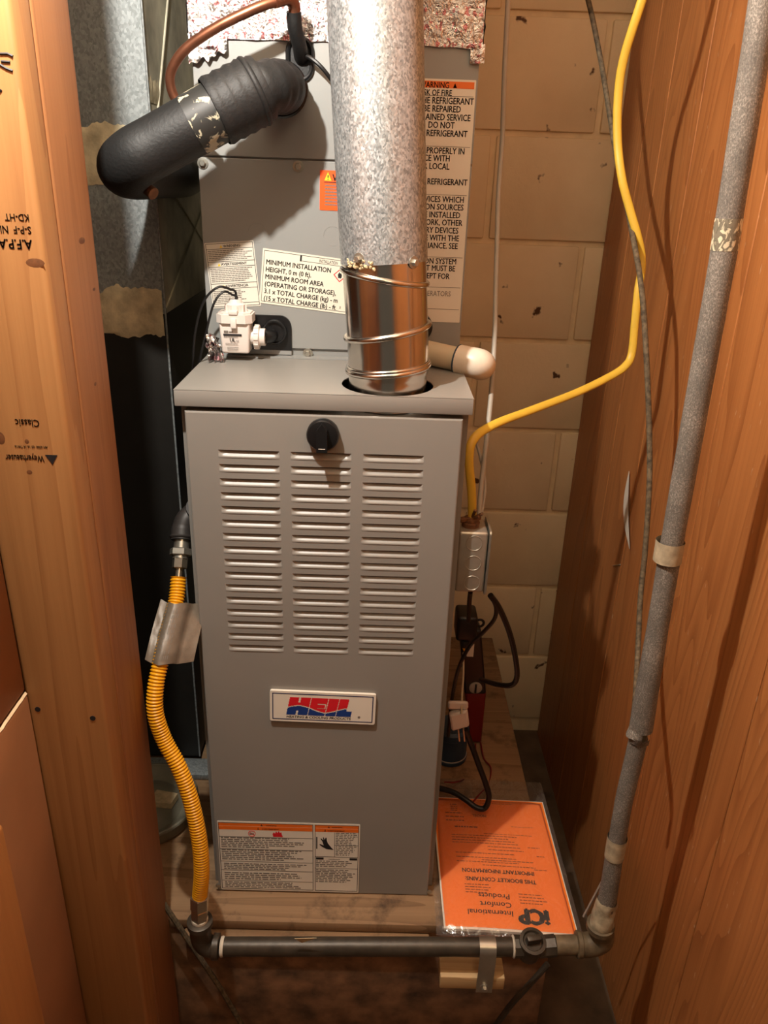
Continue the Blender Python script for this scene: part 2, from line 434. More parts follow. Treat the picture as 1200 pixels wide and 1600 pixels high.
# back wall of painted concrete blocks
wb = struct(MB().box((-.9, YW+.006, -.30), (XP+.06, YW+.1, 1.80)).build('wall_back', 'mortar'), 'painted concrete block wall behind the furnace')
blk = MB().bbox((-.1975, -.0, -.0965), (.1975, .06, .0965), .004, 2).mesh('block', 'block')
z0 = 1.3665
for k in range(-2, 8):
    zc = z0-.2032*(k+.5); xj = .482 if k % 2 == 0 else .2795
    x = xj+.2032
    while x > -.85:
        if x-.2 < XP+.02: inst(blk, 'block', (x, YW-.001, zc), wb)
        x -= .4064
# right wall of fir planks
wr = struct(MB().box((XP+.012, -1.2, -.30), (XP+.05, YW+.006, 1.80)).build('wall_right', 'inside'), 'orange-brown fir plank panelling along the right side of the closet')
ed = [-1.2, -.95, -.73, -.56, -.37, -.16, .10, .365, .52, .625, .785]
for a, b in zip(ed, ed[1:]):
    m = MB().bbox((XP, a+.001, -.30), (XP+.016, b-.0012, 1.80), .0011, 1)
    cy = (a+b)/2
    for i in range(len(m.v)): m.v[i] = m.v[i]-V((XP, cy, .8))
    inst(m.mesh('plank', 'panel'), 'plank', (XP, cy, .8), wr)
# left wall beyond the studs (hidden side, keeps the closet closed)
wl = struct(MB().box((-.70, -.07, -.30), (-.66, YW+.05, 1.80)).build('wall_left', 'stud_red'), 'unlit wall behind the left-hand studs')
ZC = 1.80
struct(MB().box((-.9, -1.2, ZC), (XP+.06, YW+.1, ZC+.05)).build('ceiling', 'ceiling'), 'unseen pale closet ceiling above the furnace, added to bounce light')  # out of view, added to bounce bulb light onto the block wall
# furnace platform
PL = -.055
pf = thing('furnace_platform', 'low dirty wooden platform that the furnace stands on', 'platform', (0, .3, -.30))
o = MB().bbox((-.62, PL, -.020), (.377, YW-.004, -.001), .003, 2).build('plywood_top', 'plat_wood', pf)
o = MB().bbox((-.62, PL+.004, -.30), (.368, PL+.03, -.0205), .003, 2).build('front_board', 'plat_front', pf)
o = MB().box((.352, PL+.031, -.30), (.368, YW-.006, -.0205)).build('side_board', 'plat_front', pf)
m = MB()
def ledge(u, v): return V((-.60+u*.76, PL-.004+.003*noise.noise(V((u*40, v*9, 2))), -.028+v*.010+.004*noise.noise(V((u*22, 0, 5)))))
o = MB().bbox((-.215, PL-.012, -.034), (.172, PL+.003, -.0205), .003, 2).build('ledge_strip', 'plat_wood', pf)

# ================================================================== left framing
YA, XA = -.20, -.233
def stud(name, label, a, b, mat):
    t = MB().bbox(a, b, .005, 3); c = V(((a[0]+b[0])/2, (a[1]+b[1])/2, .8))
    for i in range(len(t.v)): t.v[i] = t.v[i]-c
    o = inst(t.mesh(name, mat), name, c); return tag(o, label, 'stud')
sa = stud('wall_stud', 'pine stud with upside-down black grade stamps, in front of the reddish stud', (XA-.089, YA, -.30), (XA, YA+.0415, 1.80), 'stud')
sb = stud('wall_stud', 'reddish pine stud without stamps, just behind the stamped stud', (XA-.038, YA+.0425, -.30), (XA-.0005, YA+.135, 1.80), 'stud_red')
fy = lambda u, v: atY(u, v, YA)
SM = frameM((0, YA, 0), (1, 0, 0), (0, 0, 1))
def stamp(txt, u, v, h, sx=1, bold=.010, align='LEFT', mat='ink'):
    return text('stamp_lettering', txt, atY(u, v, YA-.0003), SM, h, mat, sa, align, sx, bold, math.pi)
MT['stamp_ink'] = plain('faded_stamp_ink', (66, 46, 30), .7)
stamp('KD-HT', 45, 335, .0058, .84, .006, mat='stamp_ink'); stamp('S-P-F  NL', 48, 354, .0062, .84, .006, mat='stamp_ink'); stamp('A.F.P.A', 49, 375, .0080, .86, .012, mat='stamp_ink')
stamp('Classic', 61, 656, .0072, .82, .004, mat='stamp_ink'); stamp('AH 0306  03 16 14 TW16', 74, 697, .0026, .8, .002, mat='stamp_ink'); stamp('Weyerhaeuser', 68, 712, .0066, .66, .008, mat='stamp_ink')
MB().prism([(-.006, .004), (.006, .004), (0, -.006)], frameM(atY(81, 717, YA-.0002), (1, 0, 0), (0, 0, 1)), 0, .0002).build('stamp_logo', 'ink', sa)
# marker strokes
for pts in ([(0, 84), (12, 84), (20, 88)], [(2, 96), (16, 97)], [(0, 101), (10, 107), (20, 111)], [(0, 143), (2, 140)]):
    MB().tube([atY(u, v, YA-.0001) for u, v in pts], .0011, 6, True).build('marker_stroke', 'ink', sa)
def knot(u, v, rx, rz, parent, fn, nrm='y'):
    p = fn(u, v); m = MB()
    if nrm == 'y': m.lathe([(1, 0), (.7, .35), (.001, .4)], 14, Matrix.Translation(p) @ Matrix.Rotation(math.pi/2, 4, 'X') @ Matrix.Diagonal((rx*.7, rz*.8, .0004, 1)))
    else: m.lathe([(1, 0), (.7, .35), (.001, .4)], 14, Matrix.Translation(p) @ Matrix.Rotation(math.pi/2, 4, 'Y') @ Matrix.Diagonal((rz*.8, rx*.7, .0004, 1)))
    m.build('knot', 'knot', parent)
for u, v, a, b in ((55, 411, .012, .005), (46, 738, .004, .003), (1, 685, .006, .008), (42, 690, .003, .003)): knot(u, v, a, b, sa, fy)
fx = lambda u, v: atX(u, v, XA-.0005)
for u, v, a, b in ((128, 376, .012, .004), (149, 600, .005, .0025), (147, 452, .006, .002)): knot(u, v, a, b, sb, fx, 'x')
for u, v in ((59, 1108), (145, 1122)):
    m = MB().lathe([(.0032, 0), (.0032, .0006)], 12, axisM(atY(u, v, YA-.0001), (0, -1, 0))); m.build('nail_hole', 'ink', sa)
# left-hand panelling that runs towards the camera
XL = -.3165
wl2 = struct(MB().box((XL-.05, -1.1, -.30), (XL-.012, YA+.04, 1.80)).build('wall_left', 'panel_left'), 'brown hardboard panelling beside the stamped stud')
MB().bbox((XL-.0115, -1.1, .5395), (XL-.002, YA-.0015, 1.80), .002, 2).build('upper_panel', 'panel_left', wl2)
MB().bbox((XL-.0115, -1.1, -.30), (XL, YA-.0015, .5335), .003, 2).build('lower_panel', 'panel_left', wl2)
m = MB().grid(lambda u, v: V((XL-.0025+.0012*noise.noise(V((u*60, v*3, 1)))+.002*v, -.60+u*(.60+YA-.002), .5345+.0028*(1-v)+.0012*noise.noise(V((u*50, 0, 8))))), 60, 3)
m.build('chipped_edge', 'raw_edge', wl2)
MB().bbox((XL+.0005, -.60, -.30), (XL+.012, -.316, .46), .005, 3).build('trim_board', 'panel_strip', wl2)

# ================================================================== furnace
HF = .8345
fu = thing('furnace', 'grey narrow gas furnace cabinet with louvred front door', 'furnace', (0, .37, 0))
m = MB()   # cabinet shell, open at the front behind the door
t = .003
for a, b in (((-.179, .020, 0), (-.176, .75, HF-.021)), ((.176, .020, 0), (.179, .75, HF-.021)), ((-.176, .747, 0), (.176, .75, HF-.021)),
             ((-.176, .020, 0), (.176, .747, .003)), ((-.176, .0195, .003), (-.155, .0225, HF-.021)), ((.155, .0195, .003), (.176, .0225, HF-.021))):
    m.box(a, b)
m.build('cabinet', 'paint', fu)
MB().box((-.155, .075, .01), (.155, .08, HF-.03)).build('inner_panel', 'inside', fu)
MB().bbox((-.15, .045, .34), (-.04, .0745, .77), .004, 2).build('burner_box', 'burner', fu)
# top cover with round flue opening
FX, FY = .077, .058
hc = V((FX, FY, HF)); HR = .0585
x0, x1, y0, y1 = -.1815, .1815, -.002, .205
def rect_pt(a):
    dx, dy = math.cos(a), math.sin(a); ts = []
    if dx > 0: ts.append((x1-FX)/dx)
    if dx < 0: ts.append((x0-FX)/dx)
    if dy > 0: ts.append((y1-FY)/dy)
    if dy < 0: ts.append((y0-FY)/dy)
    q = min(ts); return FX+dx*q, FY+dy*q
angs = sorted([2*math.pi*i/56 for i in range(56)] + [math.atan2(yy-FY, xx-FX) % (2*math.pi) for xx in (x0, x1) for yy in (y0, y1)])
m = MB(); n = len(angs); vs = []
for a in angs:
    px_, py_ = rect_pt(a)
    vs += [V((FX+HR*math.cos(a), FY+HR*math.sin(a), HF)), V((px_, py_, HF)), V((FX+HR*math.cos(a), FY+HR*math.sin(a), HF-.0015))]
fs = []
for i in range(n):
    j = (i+1) % n; fs += [(3*i, 3*i+1, 3*j+1, 3*j), (3*i, 3*j, 3*j+2, 3*i+2)]
m.add(vs, fs); m.build('top_cover', 'paint', fu)
m = MB().bbox((x0, y0, HF-.0205), (x1, y0+.003, HF), .0012, 2)
m.box((x0, y0+.003, HF-.0205), (x0+.002, y1, HF-.0002)); m.box((x1-.002, y0+.003, HF-.0205), (x1, y1, HF-.0002))
m.build('cover_lip', 'paint', fu)
MB().box((-.174, .205, HF-.012), (.174, .74, HF-.009)).build('rear_top', 'paint', fu)
MB().lathe([(.05, HF-.12), (.05, HF-.03)], 24, Matrix.Translation((FX, FY, 0)), False).build('flue_collar', 'inside', fu)
# door with 3 x 16 pressed louvres
dw, dt = .1706, HF-.0265
cols = [(atY(341, 705, 0).x, atY(436.5, 709, 0).x), (atY(454, 708, 0).x, atY(549, 712, 0).x), (atY(567.5, 713, 0).x, atY(662.5, 716, 0).x)]
zt = atY(505, 707.5, 0).z; zb = atY(505, 1011, 0).z; pitch = (zt-zb)/15; sh = .0112
rows = [zt-pitch*i for i in range(16)]
xs = [-dw+.002]+[q for c in cols for q in c]+[dw-.002]
zs = [.002]+[q for r_ in reversed(rows) for q in (r_-sh, r_)]+[dt-.002]
door = None; m = MB()
for i in range(len(xs)-1):
    for j in range(len(zs)-1):
        if i % 2 == 1 and j % 2 == 1: continue
        m.add([(xs[i], 0, zs[j]), (xs[i+1], 0, zs[j]), (xs[i+1], 0, zs[j+1]), (xs[i], 0, zs[j+1])], [(0, 1, 2, 3)])
a, b = dw-.002, dw
ring = lambda h, zl, zh, y: [V((-h, y, zl)), V((h, y, zl)), V((h, y, zh)), V((-h, y, zh))]
vs = ring(a, .002, dt-.002, 0)+ring(b-.0006, .0006, dt-.0006, .0006)+ring(b, 0, dt, .002)+ring(b, 0, dt, .0185)
m.add(vs, [(4*k+i, 4*k+(i+1) % 4, 4*k+4+(i+1) % 4, 4*k+4+i) for k in range(3) for i in range(4)])
bm = bmesh.new(); bmv = {}
me = bpy.data.meshes.new('door'); me.from_pydata([tuple(p) for p in m.v], [], m.f)
bm.from_mesh(me); bmesh.ops.remove_doubles(bm, verts=bm.verts[:], dist=1e-5); bmesh.ops.recalc_face_normals(bm, faces=bm.faces[:]); bm.to_mesh(me); bm.free()
me.materials.append(MT['paint']); door = bpy.data.objects.new('door', me); col.objects.link(door); attach(door, fu)
# louvre scoop: hinged at the bottom edge, open along the top
def louvre_mesh(wd):
    nu, nv = 24, 8; D = .0068
    def fn(u, v):
        e = min(u, 1-u)*wd; k = 1-math.exp(-e/.0035) if e < .012 else 1
        prof = v**1.3
        return V((-wd/2+u*wd, D*prof*k-.0016*math.sin(min(1, v*2.2)*math.pi)*k, -sh+v*sh))
    m = MB().grid(fn, nu, nv); m.grid(lambda u, v: fn(u, v)+V((0, .0006, 0)), nu, nv)
    return m.mesh('louvre', 'paint', 60)
for c in cols:
    lm = louvre_mesh(c[1]-c[0])
    for r_ in rows: inst(lm, 'louvre', ((c[0]+c[1])/2, 0, r_), door)
# knob
kc = atY(505, 677, -.001); Mk = axisM(kc, (0, -1, 0))
kn = MB().lathe([(.0195, 0), (.0200, .002), (.0200, .010), (.0185, .0125), (.014, .0135)], 40, Mk).build('knob', 'black_plastic', fu, label='black plastic knob')
Mh = frameM(kc+V((0, -.0135, 0)), (1, 0, 0), (0, 0, 1))
MB().prism([(-.0065, -.017), (.0065, -.017), (.0065, .010), (0, .0185), (-.0065, .010)], Mh, 0, .0115).build('grip', 'black_plastic', kn)
MB().box((-.004, -.0125, .0116), (.004, -.0118, .0119), Mh).build('pointer_mark', 'label_white', kn)
# badge
fyf = lambda u, v: atY(u, v, -.0005)
B = Label((422, 1076), (588, 1083), (424, 1123), fyf, (0, -1, 0))
B.board('badge', 'label_white', fu, .0042, .003, 'white badge with red and blue letters')
t_ = .0022
mb = MB(); W_, H_ = B.w, B.h; q = .0035; lw = .0014
for r4 in ((q, q, W_-q, q+lw), (q, H_-q-lw, W_-q, H_-q), (q, q, q+lw, H_-q), (W_-q-lw, q, W_-q, H_-q)):
    mb.box((r4[0], -r4[3], B.t), (r4[2], -r4[1], B.t+.0002), B.M)
mb.build('border', 'navy_ink', B.o)
def logo_cell(x, y):
    """x,y in fraction of badge; returns 'r','b' or None"""
    ty, by = .19, .76
    if not ty <= y <= by: return None
    v = (by-y)/(by-ty); left = .155+.036*v; u = (x-left)/(.585)
    foot = 1.045 if v < .30 else .955
    if u < 0 or u > foot: return None
    for s_ in (.345, .625, .80):
        if abs(u-s_) < .006: return None
    if abs(u-.165) < .016 and (v > .72 or v < .26): return None
    if .47 < u < .60 and (abs(v-.66) < .02 or abs(v-.42) < .02): return None
    if abs(u-.60) < .008 and .42 < v < .66: return None
    wv = .44+.10*math.sin(u*7.2+.55)+.02 if u < .36 else .44+.16*math.cos((u-.60)*6.4+math.pi)-.06
    if u < .36: wv = .36+.18*math.sin(min(1, (u+.05)/.24)*math.pi/2) if u < .19 else .54-.13*((u-.19)/.17)**1.3
    else:
        k = (u-.36)/.30; wv = .41-.25*math.sin(min(1, k)*math.pi/2) if u < .62 else .165+.30*min(1, (u-.62)/.30)**1.3
    if abs(v-wv) < .03: return None
    return 'r' if v > wv else 'b'
nx, ny = 190, 60; cells = {'r': MB(), 'b': MB()}
for j in range(ny):
    y = (j+.5)/ny; i = 0
    while i < nx:
        k = logo_cell((i+.5)/nx, y); i2 = i+1
        while i2 < nx and logo_cell((i2+.5)/nx, y) == k: i2 += 1
        if k:
            xa, xb, ya, yb = i/nx*W_, i2/nx*W_, -j/ny*H_, -(j+1)/ny*H_; h = B.t+.00025
            cells[k].add([B.M @ V(p) for p in ((xa, yb, h), (xb, yb, h), (xb, ya, h), (xa, ya, h))], [(0, 1, 2, 3)])
        i = i2
cells['r'].build('red_lettering', 'red_ink', B.o); cells['b'].build('blue_lettering', 'blue_ink', B.o)
B.text('lettering', 'HEATING & COOLING PRODUCTS', .155, .87, .0042, 'ink', sx=1.0, bold=.008, shear=.15)
B.text('lettering', '®', .835, .80, .0035, 'ink')
# lower warning label
Wn = Label((339, 1282), (563, 1288), (343, 1389), fyf, (0, -1, 0))
Wn.board('warning_label', 'label_white', fu, .0005, .002, 'white and orange warning label')
Wn.rects('orange_band', 'orange_ink', [(.01, .025, .665, .062), (.01, .068, .665, .115), (.685, .025, .99, .062), (.685, .068, .99, .115)])
fr = [(.006, .02, .010, .98), (.006, .02, .67, .026), (.006, .975, .67, .981), (.667, .02, .671, .98), (.682, .02, .686, .98), (.988, .02, .992, .98), (.682, .02, .99, .026), (.682, .975, .99, .981),
      (.01, .215, .665, .22), (.01, .39, .665, .395), (.01, .57, .665, .574), (.01, .70, .665, .704), (.01, .855, .665, .859),
      (.82, .12, .823, .47), (.686, .47, .99, .475), (.823, .30, .99, .304), (.686, .64, .99, .644)]
Wn.rects('rule_lines', 'ink', fr)
fp = Wn.lines(.02, .62, .225, .38, 6)+Wn.lines(.02, .64, .40, .56, 6)+Wn.lines(.03, .63, .60, .70, 4)+Wn.lines(.03, .64, .735, .85, 4)+Wn.lines(.03, .64, .875, .97, 4)
fp += Wn.lines(.83, .985, .125, .46, 14, .45, .3, (.01, .03))+Wn.lines(.69, .98, .53, .63, 4)+Wn.lines(.69, .98, .66, .86, 8)
Wn.rects('fine_print', 'ink_soft', fp)
Wn.text('lettering', '⚠ WARNING' if False else 'WARNING', .34, .057, .0024, 'ink', bold=.010); Wn.text('lettering', 'AVERTISSEMENT', .31, .108, .0026, 'ink', bold=.010)
Wn.text('lettering', 'WARNING', .80, .057, .0024, 'ink', bold=.010); Wn.text('lettering', 'AVERTISSEMENT', .77, .108, .0026, 'ink', bold=.010)
Wn.polys('warning_triangle', 'ink', [tri(.31, .045, .018, .03), tri(.285, .093, .018, .035), tri(.78, .045, .016, .03), tri(.755, .093, .016, .035)])
fl_ = [(.39, .205), (.385, .165), (.395, .14), (.402, .16), (.41, .125), (.42, .15), (.43, .12), (.437, .15), (.447, .135), (.45, .17), (.458, .205)]
Wn.polys('flame_pictogram', 'red_ink', [fl_])
mb = MB().torus(Wn.M @ Matrix.Translation((.24*Wn.w, -.165*Wn.h, Wn.t+.0002)), .0056, .0004, 20, 4)
mb.box((-.0056, -.0003, 0), (.0056, .0003, .0003), Wn.M @ Matrix.Translation((.24*Wn.w, -.165*Wn.h, Wn.t)) @ Matrix.Rotation(-.7, 4, 'Z'))
mb.build('prohibition_pictogram', 'red_ink', Wn.o)
Wn.text('lettering', 'GAS', .222, .18, .0028, 'ink', bold=.012)
Wn.polys('hand_pictogram', 'ink', [[(.692, .19), (.70, .19), (.70, .36), (.692, .36)], [(.815, .37), (.765, .36), (.735, .33), (.715, .30), (.718, .29), (.745, .31), (.735, .25), (.722, .215), (.727, .21), (.742, .235), (.740, .195), (.746, .195), (.752, .23), (.758, .195), (.765, .20), (.767, .24), (.775, .28), (.80, .34)]])
Wn.rects('black_bars', 'ink', [(.69, .485, .745, .515), (.93, .485, .985, .515)]); Wn.text('lettering', 'MAINTENANCE', .78, .512, .0018, 'ink')
# corner screws of the door
for u, v in ((341, 1386), (671, 1396)): MB().lathe([(.004, 0), (.004, .0015), (.003, .0022)], 10, axisM(atY(u, v-3, -.0001), (0, -1, 0))).build('screw', 'zinc', fu)
# bottom shadow gap feet / base rail
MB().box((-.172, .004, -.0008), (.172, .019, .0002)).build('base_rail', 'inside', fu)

# ================================================================== evaporator coil case
YC = .2
cc = thing('coil_case', 'grey evaporator coil case with paper labels on top of the furnace', 'coil case', (0, .47, HF))
zt_c = 1.60; zsm = 1.0945
MB().box((-.18, YC+.004, HF+.0003), (.18, .745, zt_c)).build('case_body', 'coil_paint', cc)
MB().bbox((-.18, YC, HF+.012), (.18, YC+.0035, zsm-.0012), .0008, 1).build('lower_panel', 'coil_paint', cc)
MB().bbox((-.18, YC, zsm+.0012), (.18, YC+.0035, 1.30), .0008, 1).build('upper_panel', 'coil_paint', cc)
MB().box((-.18, YC-.014, HF+.0002), (.18, YC+.0035, HF+.0022)).build('bottom_flange', 'coil_paint', cc)
fc = lambda u, v: atY(u, v, YC)
scr = MB().lathe([(.0072, 0), (.0072, .0012), (.0052, .0014)], 16, Matrix.Rotation(math.pi/2, 4, 'X')); scr.lathe([(.0042, .001), (.0042, .0052), (.0034, .006)], 6, Matrix.Rotation(math.pi/2, 4, 'X'))
sm_ = scr.mesh('screw', 'zinc')
for u, v in ((317, 255), (466, 260), (481, 552)): inst(sm_, 'screw', fc(u, v), cc)
mk_ = MB().torus(Matrix.Rotation(math.pi/2, 4, 'X'), .0125, .0004, 24, 4, math.pi*.02, math.pi*1.02); mk_.torus(Matrix.Rotation(math.pi/2, 4, 'X'), .0125, .0004, 12, 4, -1.95, -1.2)
km = mk_.mesh('knockout', 'coil_paint')
for u, v in ((402, 364), (520, 369)): inst(km, 'knockout', fc(u, v), cc)
# foil tape round the top of the case
def foil(fn, nu, nv, name='foil_tape'):
    return MB().grid(fn, nu, nv).build(name, 'foil', cc, 50)
def cr(p, k=1.0):
    q = V(p)*26; return (noise.noise(q)*.0022 + abs(noise.noise(q*2.3))*.0022 + noise.noise(q*6)*.0006)*k
zf = atY(430, 64, YC).z
foil(lambda u, v: V((-.182+u*.364, YC-.0028-abs(cr((-.18+u*.36, 3, zf+v*.26))), zf+v*.27+.0025*noise.noise(V((u*12, 0, 3)))*(1-v))), 90, 70)
foil(lambda u, v: V((.1828+abs(cr((3, u, v))), YC-.003+u*.30, zf-.004+v*.27)), 40, 50)
foil(lambda u, v: V((-.1828-abs(cr((5, u, v))), YC-.003+u*.30, zf-.004+v*.27)), 40, 50)
p0, p1, p2 = fc(299, 60), fc(356, 60), fc(352, 78)
foil(lambda u, v: V((p0.x-.003+u*(p1.x-p0.x+.003), YC-.0045-abs(cr((u*.06, 7, v*.05)))*1.2-.004*v*v, zf+.004-v*(.034-.016*u+.010*noise.noise(V((u*7, 1, 1)))))), 24, 16, 'foil_flap')
p0 = fc(735, 78)
foil(lambda u, v: V((p0.x+u*(.185-p0.x), YC-.0045-abs(cr((u*.03, 9, v*.04))), zf+.004-v*(.021+.004*noise.noise(V((u*6, 2, 1)))))), 10, 12, 'foil_flap')
# rubber grommets of the two line openings
def obround(w_, h_, n=10): return arc2(0, h_/2-w_/2, w_/2, 0, math.pi, n)+arc2(0, -h_/2+w_/2, w_/2, math.pi, 2*math.pi, n)
gc = fc(469, 93)
Mg = frameM(gc, (1, 0, 0), (0, 0, 1))
ring_ = [Mg @ V((x, y, .003)) for x, y in obround(.030, .046)]
MB().prism(obround(.030, .046), Mg, 0, .0016).build('grommet_web', 'black_rubber', cc)
MB().tube(ring_+[ring_[0]], .003, 8, False).build('grommet_rim', 'black_plastic', cc)
hcx = atY(440, 140, YC)
MB().lathe([(.030, 0), (.0325, .001), (.0335, .004), (.031, .006), (.028, .004), (.028, 0)], 32, Matrix.Translation(hcx) @ Matrix.Rotation(math.pi/2, 4, 'X'), False).build('grommet_rim', 'black_plastic', cc)
# labels on the lower panel
fcl = lambda u, v: atY(u, v, YC-.0002)
W1 = Label((319, 380), (396, 375.5), (333, 482), fcl, (0, -1, 0))
W1.board('warning_label', 'label_white', cc, .0004, .001, 'small white three-language warning label')
W1.rects('rule_lines', 'ink', [(.02, .015, .98, .022), (.02, .975, .98, .982), (.02, .015, .03, .98), (.97, .015, .98, .98)] + [(.03, y, .97, y+.007) for y in (.095, .285, .365, .62, .70, .93)])
W1.rects('fine_print', 'ink_soft', W1.lines(.05, .95, .12, .28, 6, .45, .2, (.03, .09))+W1.lines(.05, .95, .39, .61, 8, .45, .2, (.03, .09))+W1.lines(.05, .72, .73, .925, 7, .45, .2, (.03, .09)))
for s_, y_ in (('WARNING', .078), ('AVERTISSEMENT', .348), ('ADVERTENCIA', .683)):
    W1.text('lettering', s_, .55, y_, .0034, 'ink', 'CENTER', 1, .010)
W1.polys('warning_triangle', 'yellow_ink', [tri(.33, .062, .055, .045), tri(.245, .332, .055, .045), tri(.285, .665, .055, .045)])
W2 = Label((411, 387.5), (534, 404.5), (406.5, 473), fcl, (0, -1, 0))
W2.board('installation_label', 'label_cream', cc, .0006, .001, 'cream minimum installation height label', dx=.035)
kx = (W2.w+.035)/W2.w
W2.rects('rule_lines', 'ink', [(.495, .13, kx-.02, .137)])
mb = MB(); q = [(.02, .03), (kx-.02, .03), (kx-.02, .962), (.02, .962)]; q2 = [(.025, .038), (kx-.025, .038), (kx-.025, .954), (.025, .954)]
mb.add([W2.M @ V((x*W2.w, -y*W2.h, W2.t+.0002)) for x, y in q+q2], [(i, (i+1) % 4, 4+(i+1) % 4, 4+i) for i in range(4)]); mb.build('border', 'ink', W2.o)
W2.rects('black_mark', 'ink', [(.475, .04, .498, .145)])
W2.text('lettering', 'INSTALLATION', .72, .115, .0042, 'ink', sx=.62)
for i, s_ in enumerate(('MINIMUM INSTALLATION', 'HEIGHT, 0 m (0 ft).', 'MINIMUM ROOM AREA', '(OPERATING OR STORAGE),', '3.1 x TOTAL CHARGE (kg) - m', '(15 x TOTAL CHARGE (lb) - ft')):
    W2.text('lettering', s_, .05, .275+.133*i, .0064, 'ink', sx=.86, bold=.010)
W2.text('lettering', '2', 1.035, .905, .003, 'ink', bold=.010)
dcx, dcy, dr = 1.0, .30, .085
ou = [(dcx-dr, dcy), (dcx, dcy-dr*W2.w/W2.h), (dcx+dr, dcy), (dcx, dcy+dr*W2.w/W2.h)]; inn = [(dcx+(x-dcx)*.82, dcy+(y-dcy)*.82) for x, y in ou]
W2.polys('hazard_diamond', 'red_ink', [ou]); W2.polys('hazard_diamond_field', 'label_cream', [inn], .0003)
W2.polys('flame_pictogram', 'ink', [[(dcx-.02, dcy+.05), (dcx-.028, dcy-.01), (dcx-.01, dcy-.06), (dcx+.004, dcy-.03), (dcx+.012, dcy-.05), (dcx+.025, dcy+.0), (dcx+.02, dcy+.05)]], .0005)
OL = Label((500, 265.5), (533, 267), (498, 328), fcl, (0, -1, 0))
OL.board('orange_sticker', 'orange_label', cc, .0005, .001, 'fluorescent orange warning sticker', dx=.04)
OL.polys('warning_triangle', 'yellow_ink', [tri(.38, .15, .34, .21)]); OL.text('lettering', '!', .345, .235, .006, 'ink', bold=.012)
OL.text('lettering', 'WARNING', .60, .26, .0085, 'ink', sx=.9, bold=.012)
OL.rects('rule_lines', 'ink', [(.2, .285, 2.1, .305)])
OL.rects('fine_print', 'ink_soft', OL.lines(.25, 2.0, .36, .92, 7, .4, .3, (.08, .25)))
BL = Label((672, 123), (745.5, 126), (664, 500), fcl, (0, -1, 0))
BLx = BL.w
BL.M.translation = BL.M @ V((-.045, 0, 0)); BL.w += .045
BL.M = frameM(BL.M.translation, (1, 0, 0), (0, 0, 1)); BL.w = .1775-BL.M.translation.x; BL.h = BL.M.translation.z-atY(712, 504, YC).z
BL.board('refrigerant_label', 'label_white', cc, .0005, .001, 'tall white refrigerant fire warning label')
def vfrac(u, v): return (BL.M.translation.z-fcl(u, v).z)/BL.h
BL.rects('orange_band', 'orange_ink', [(.02, .008, .98, vfrac(743, 139.5))])
for v_ in (150, 229, 304.5, 402, 449, 483): BL.rects('rule_line', 'ink', [(.02, vfrac(700, v_), .98, vfrac(700, v_)+.0015)])
BL.rects('rule_line', 'ink', [(.45, vfrac(700, 484), .455, .985)])
def bl(txt, u, v, h=.0074, mat='ink', bold=.010, sx=.80):
    p = fcl(u, v); BL.text('lettering', txt, (p.x-BL.M.translation.x)/BL.w, vfrac(u, v), h, mat, 'RIGHT', sx, bold)
bl('WARNING', 702, 138, .0068); bl('RISK OF FIRE', 706, 150, .0066)
for s_, u, v in (('THE REFRIGERANT', 740, 164), ('BE REPAIRED', 720, 176), ('TRAINED SERVICE', 735, 189.5), ('DO NOT', 710, 201), ('REFRIGERANT', 730, 214.5), ('PROPERLY IN', 726, 241.5), ('ACCORDANCE WITH', 703, 252.5), ('OR LOCAL', 702, 265), ('REFRIGERANT', 730, 290),
                 ('DEVICES WHICH', 725, 317), ('IGNITION SOURCES', 724, 329), ('BE INSTALLED', 719, 341), ('DUCTWORK, OTHER', 722, 353), ('AUXILIARY DEVICES', 716, 365), ('USE WITH THE', 717, 377), ('APPLIANCE. SEE', 715, 389), ('IGNITION SYSTEM', 713, 413), ('UNIT MUST BE', 711, 424), ('EXCEPT FOR', 702, 436)):
    bl(s_, u, v)
bl('OPERATORS', 704, 463, .0068, 'ink_soft', 0); bl('B', 666, 497, .009)
BL.polys('warning_triangle', 'ink', [tri((fcl(711, 134).x-BL.M.translation.x)/BL.w, vfrac(711, 134), .05, .018)])
# black drain-port plate
dp = fc(425, 519)
Md = frameM(fc(394, 545), (1, 0, 0), (0, 0, 1)); wD = fc(456, 545).x-fc(394, 545).x; hD = fc(425, 492).z-fc(425, 546).z
MB().prism([(-.03, 0), (wD, 0)]+arc2(wD-.016, hD-.016, .016, 0, math.pi/2, 6)+[(-.03, hD)], Md, .0, .004).build('drain_plate', 'black_plastic', cc)
pcc = fc(430, 517); Mp = Matrix.Translation(pcc) @ Matrix.Rotation(math.pi/2, 4, 'X')
dc_ = MB().lathe([(.017, .004), (.0175, .012), (.0165, .014), (.0145, .014), (.014, .010), (.001, .010)], 32, Mp).build('drain_cap', 'black_plastic', cc)
for dx in (-.026,):
    for dz in (.006, -.008): MB().box((dp.x+dx-.002, YC-.0052, dp.z+dz-.005), (dp.x+dx+.007, YC-.0041, dp.z+dz+.004)).build('plate_recess', 'inside', cc)
MB().bbox((Md.translation.x-.03, YC-.0035, HF+.003), (Md.translation.x+wD, YC-.0005, HF+.011), .0006, 1).build('bottom_strip', 'coil_paint', cc)
# capped second port at the right of the case
MB().lathe([(.02, 0), (.02, .012), (.016, .014)], 28, Matrix.Translation((.119, YC, HF+.05)) @ Matrix.Rotation(math.pi/2, 4, 'X')).build('drain_cap', 'black_plastic', cc)

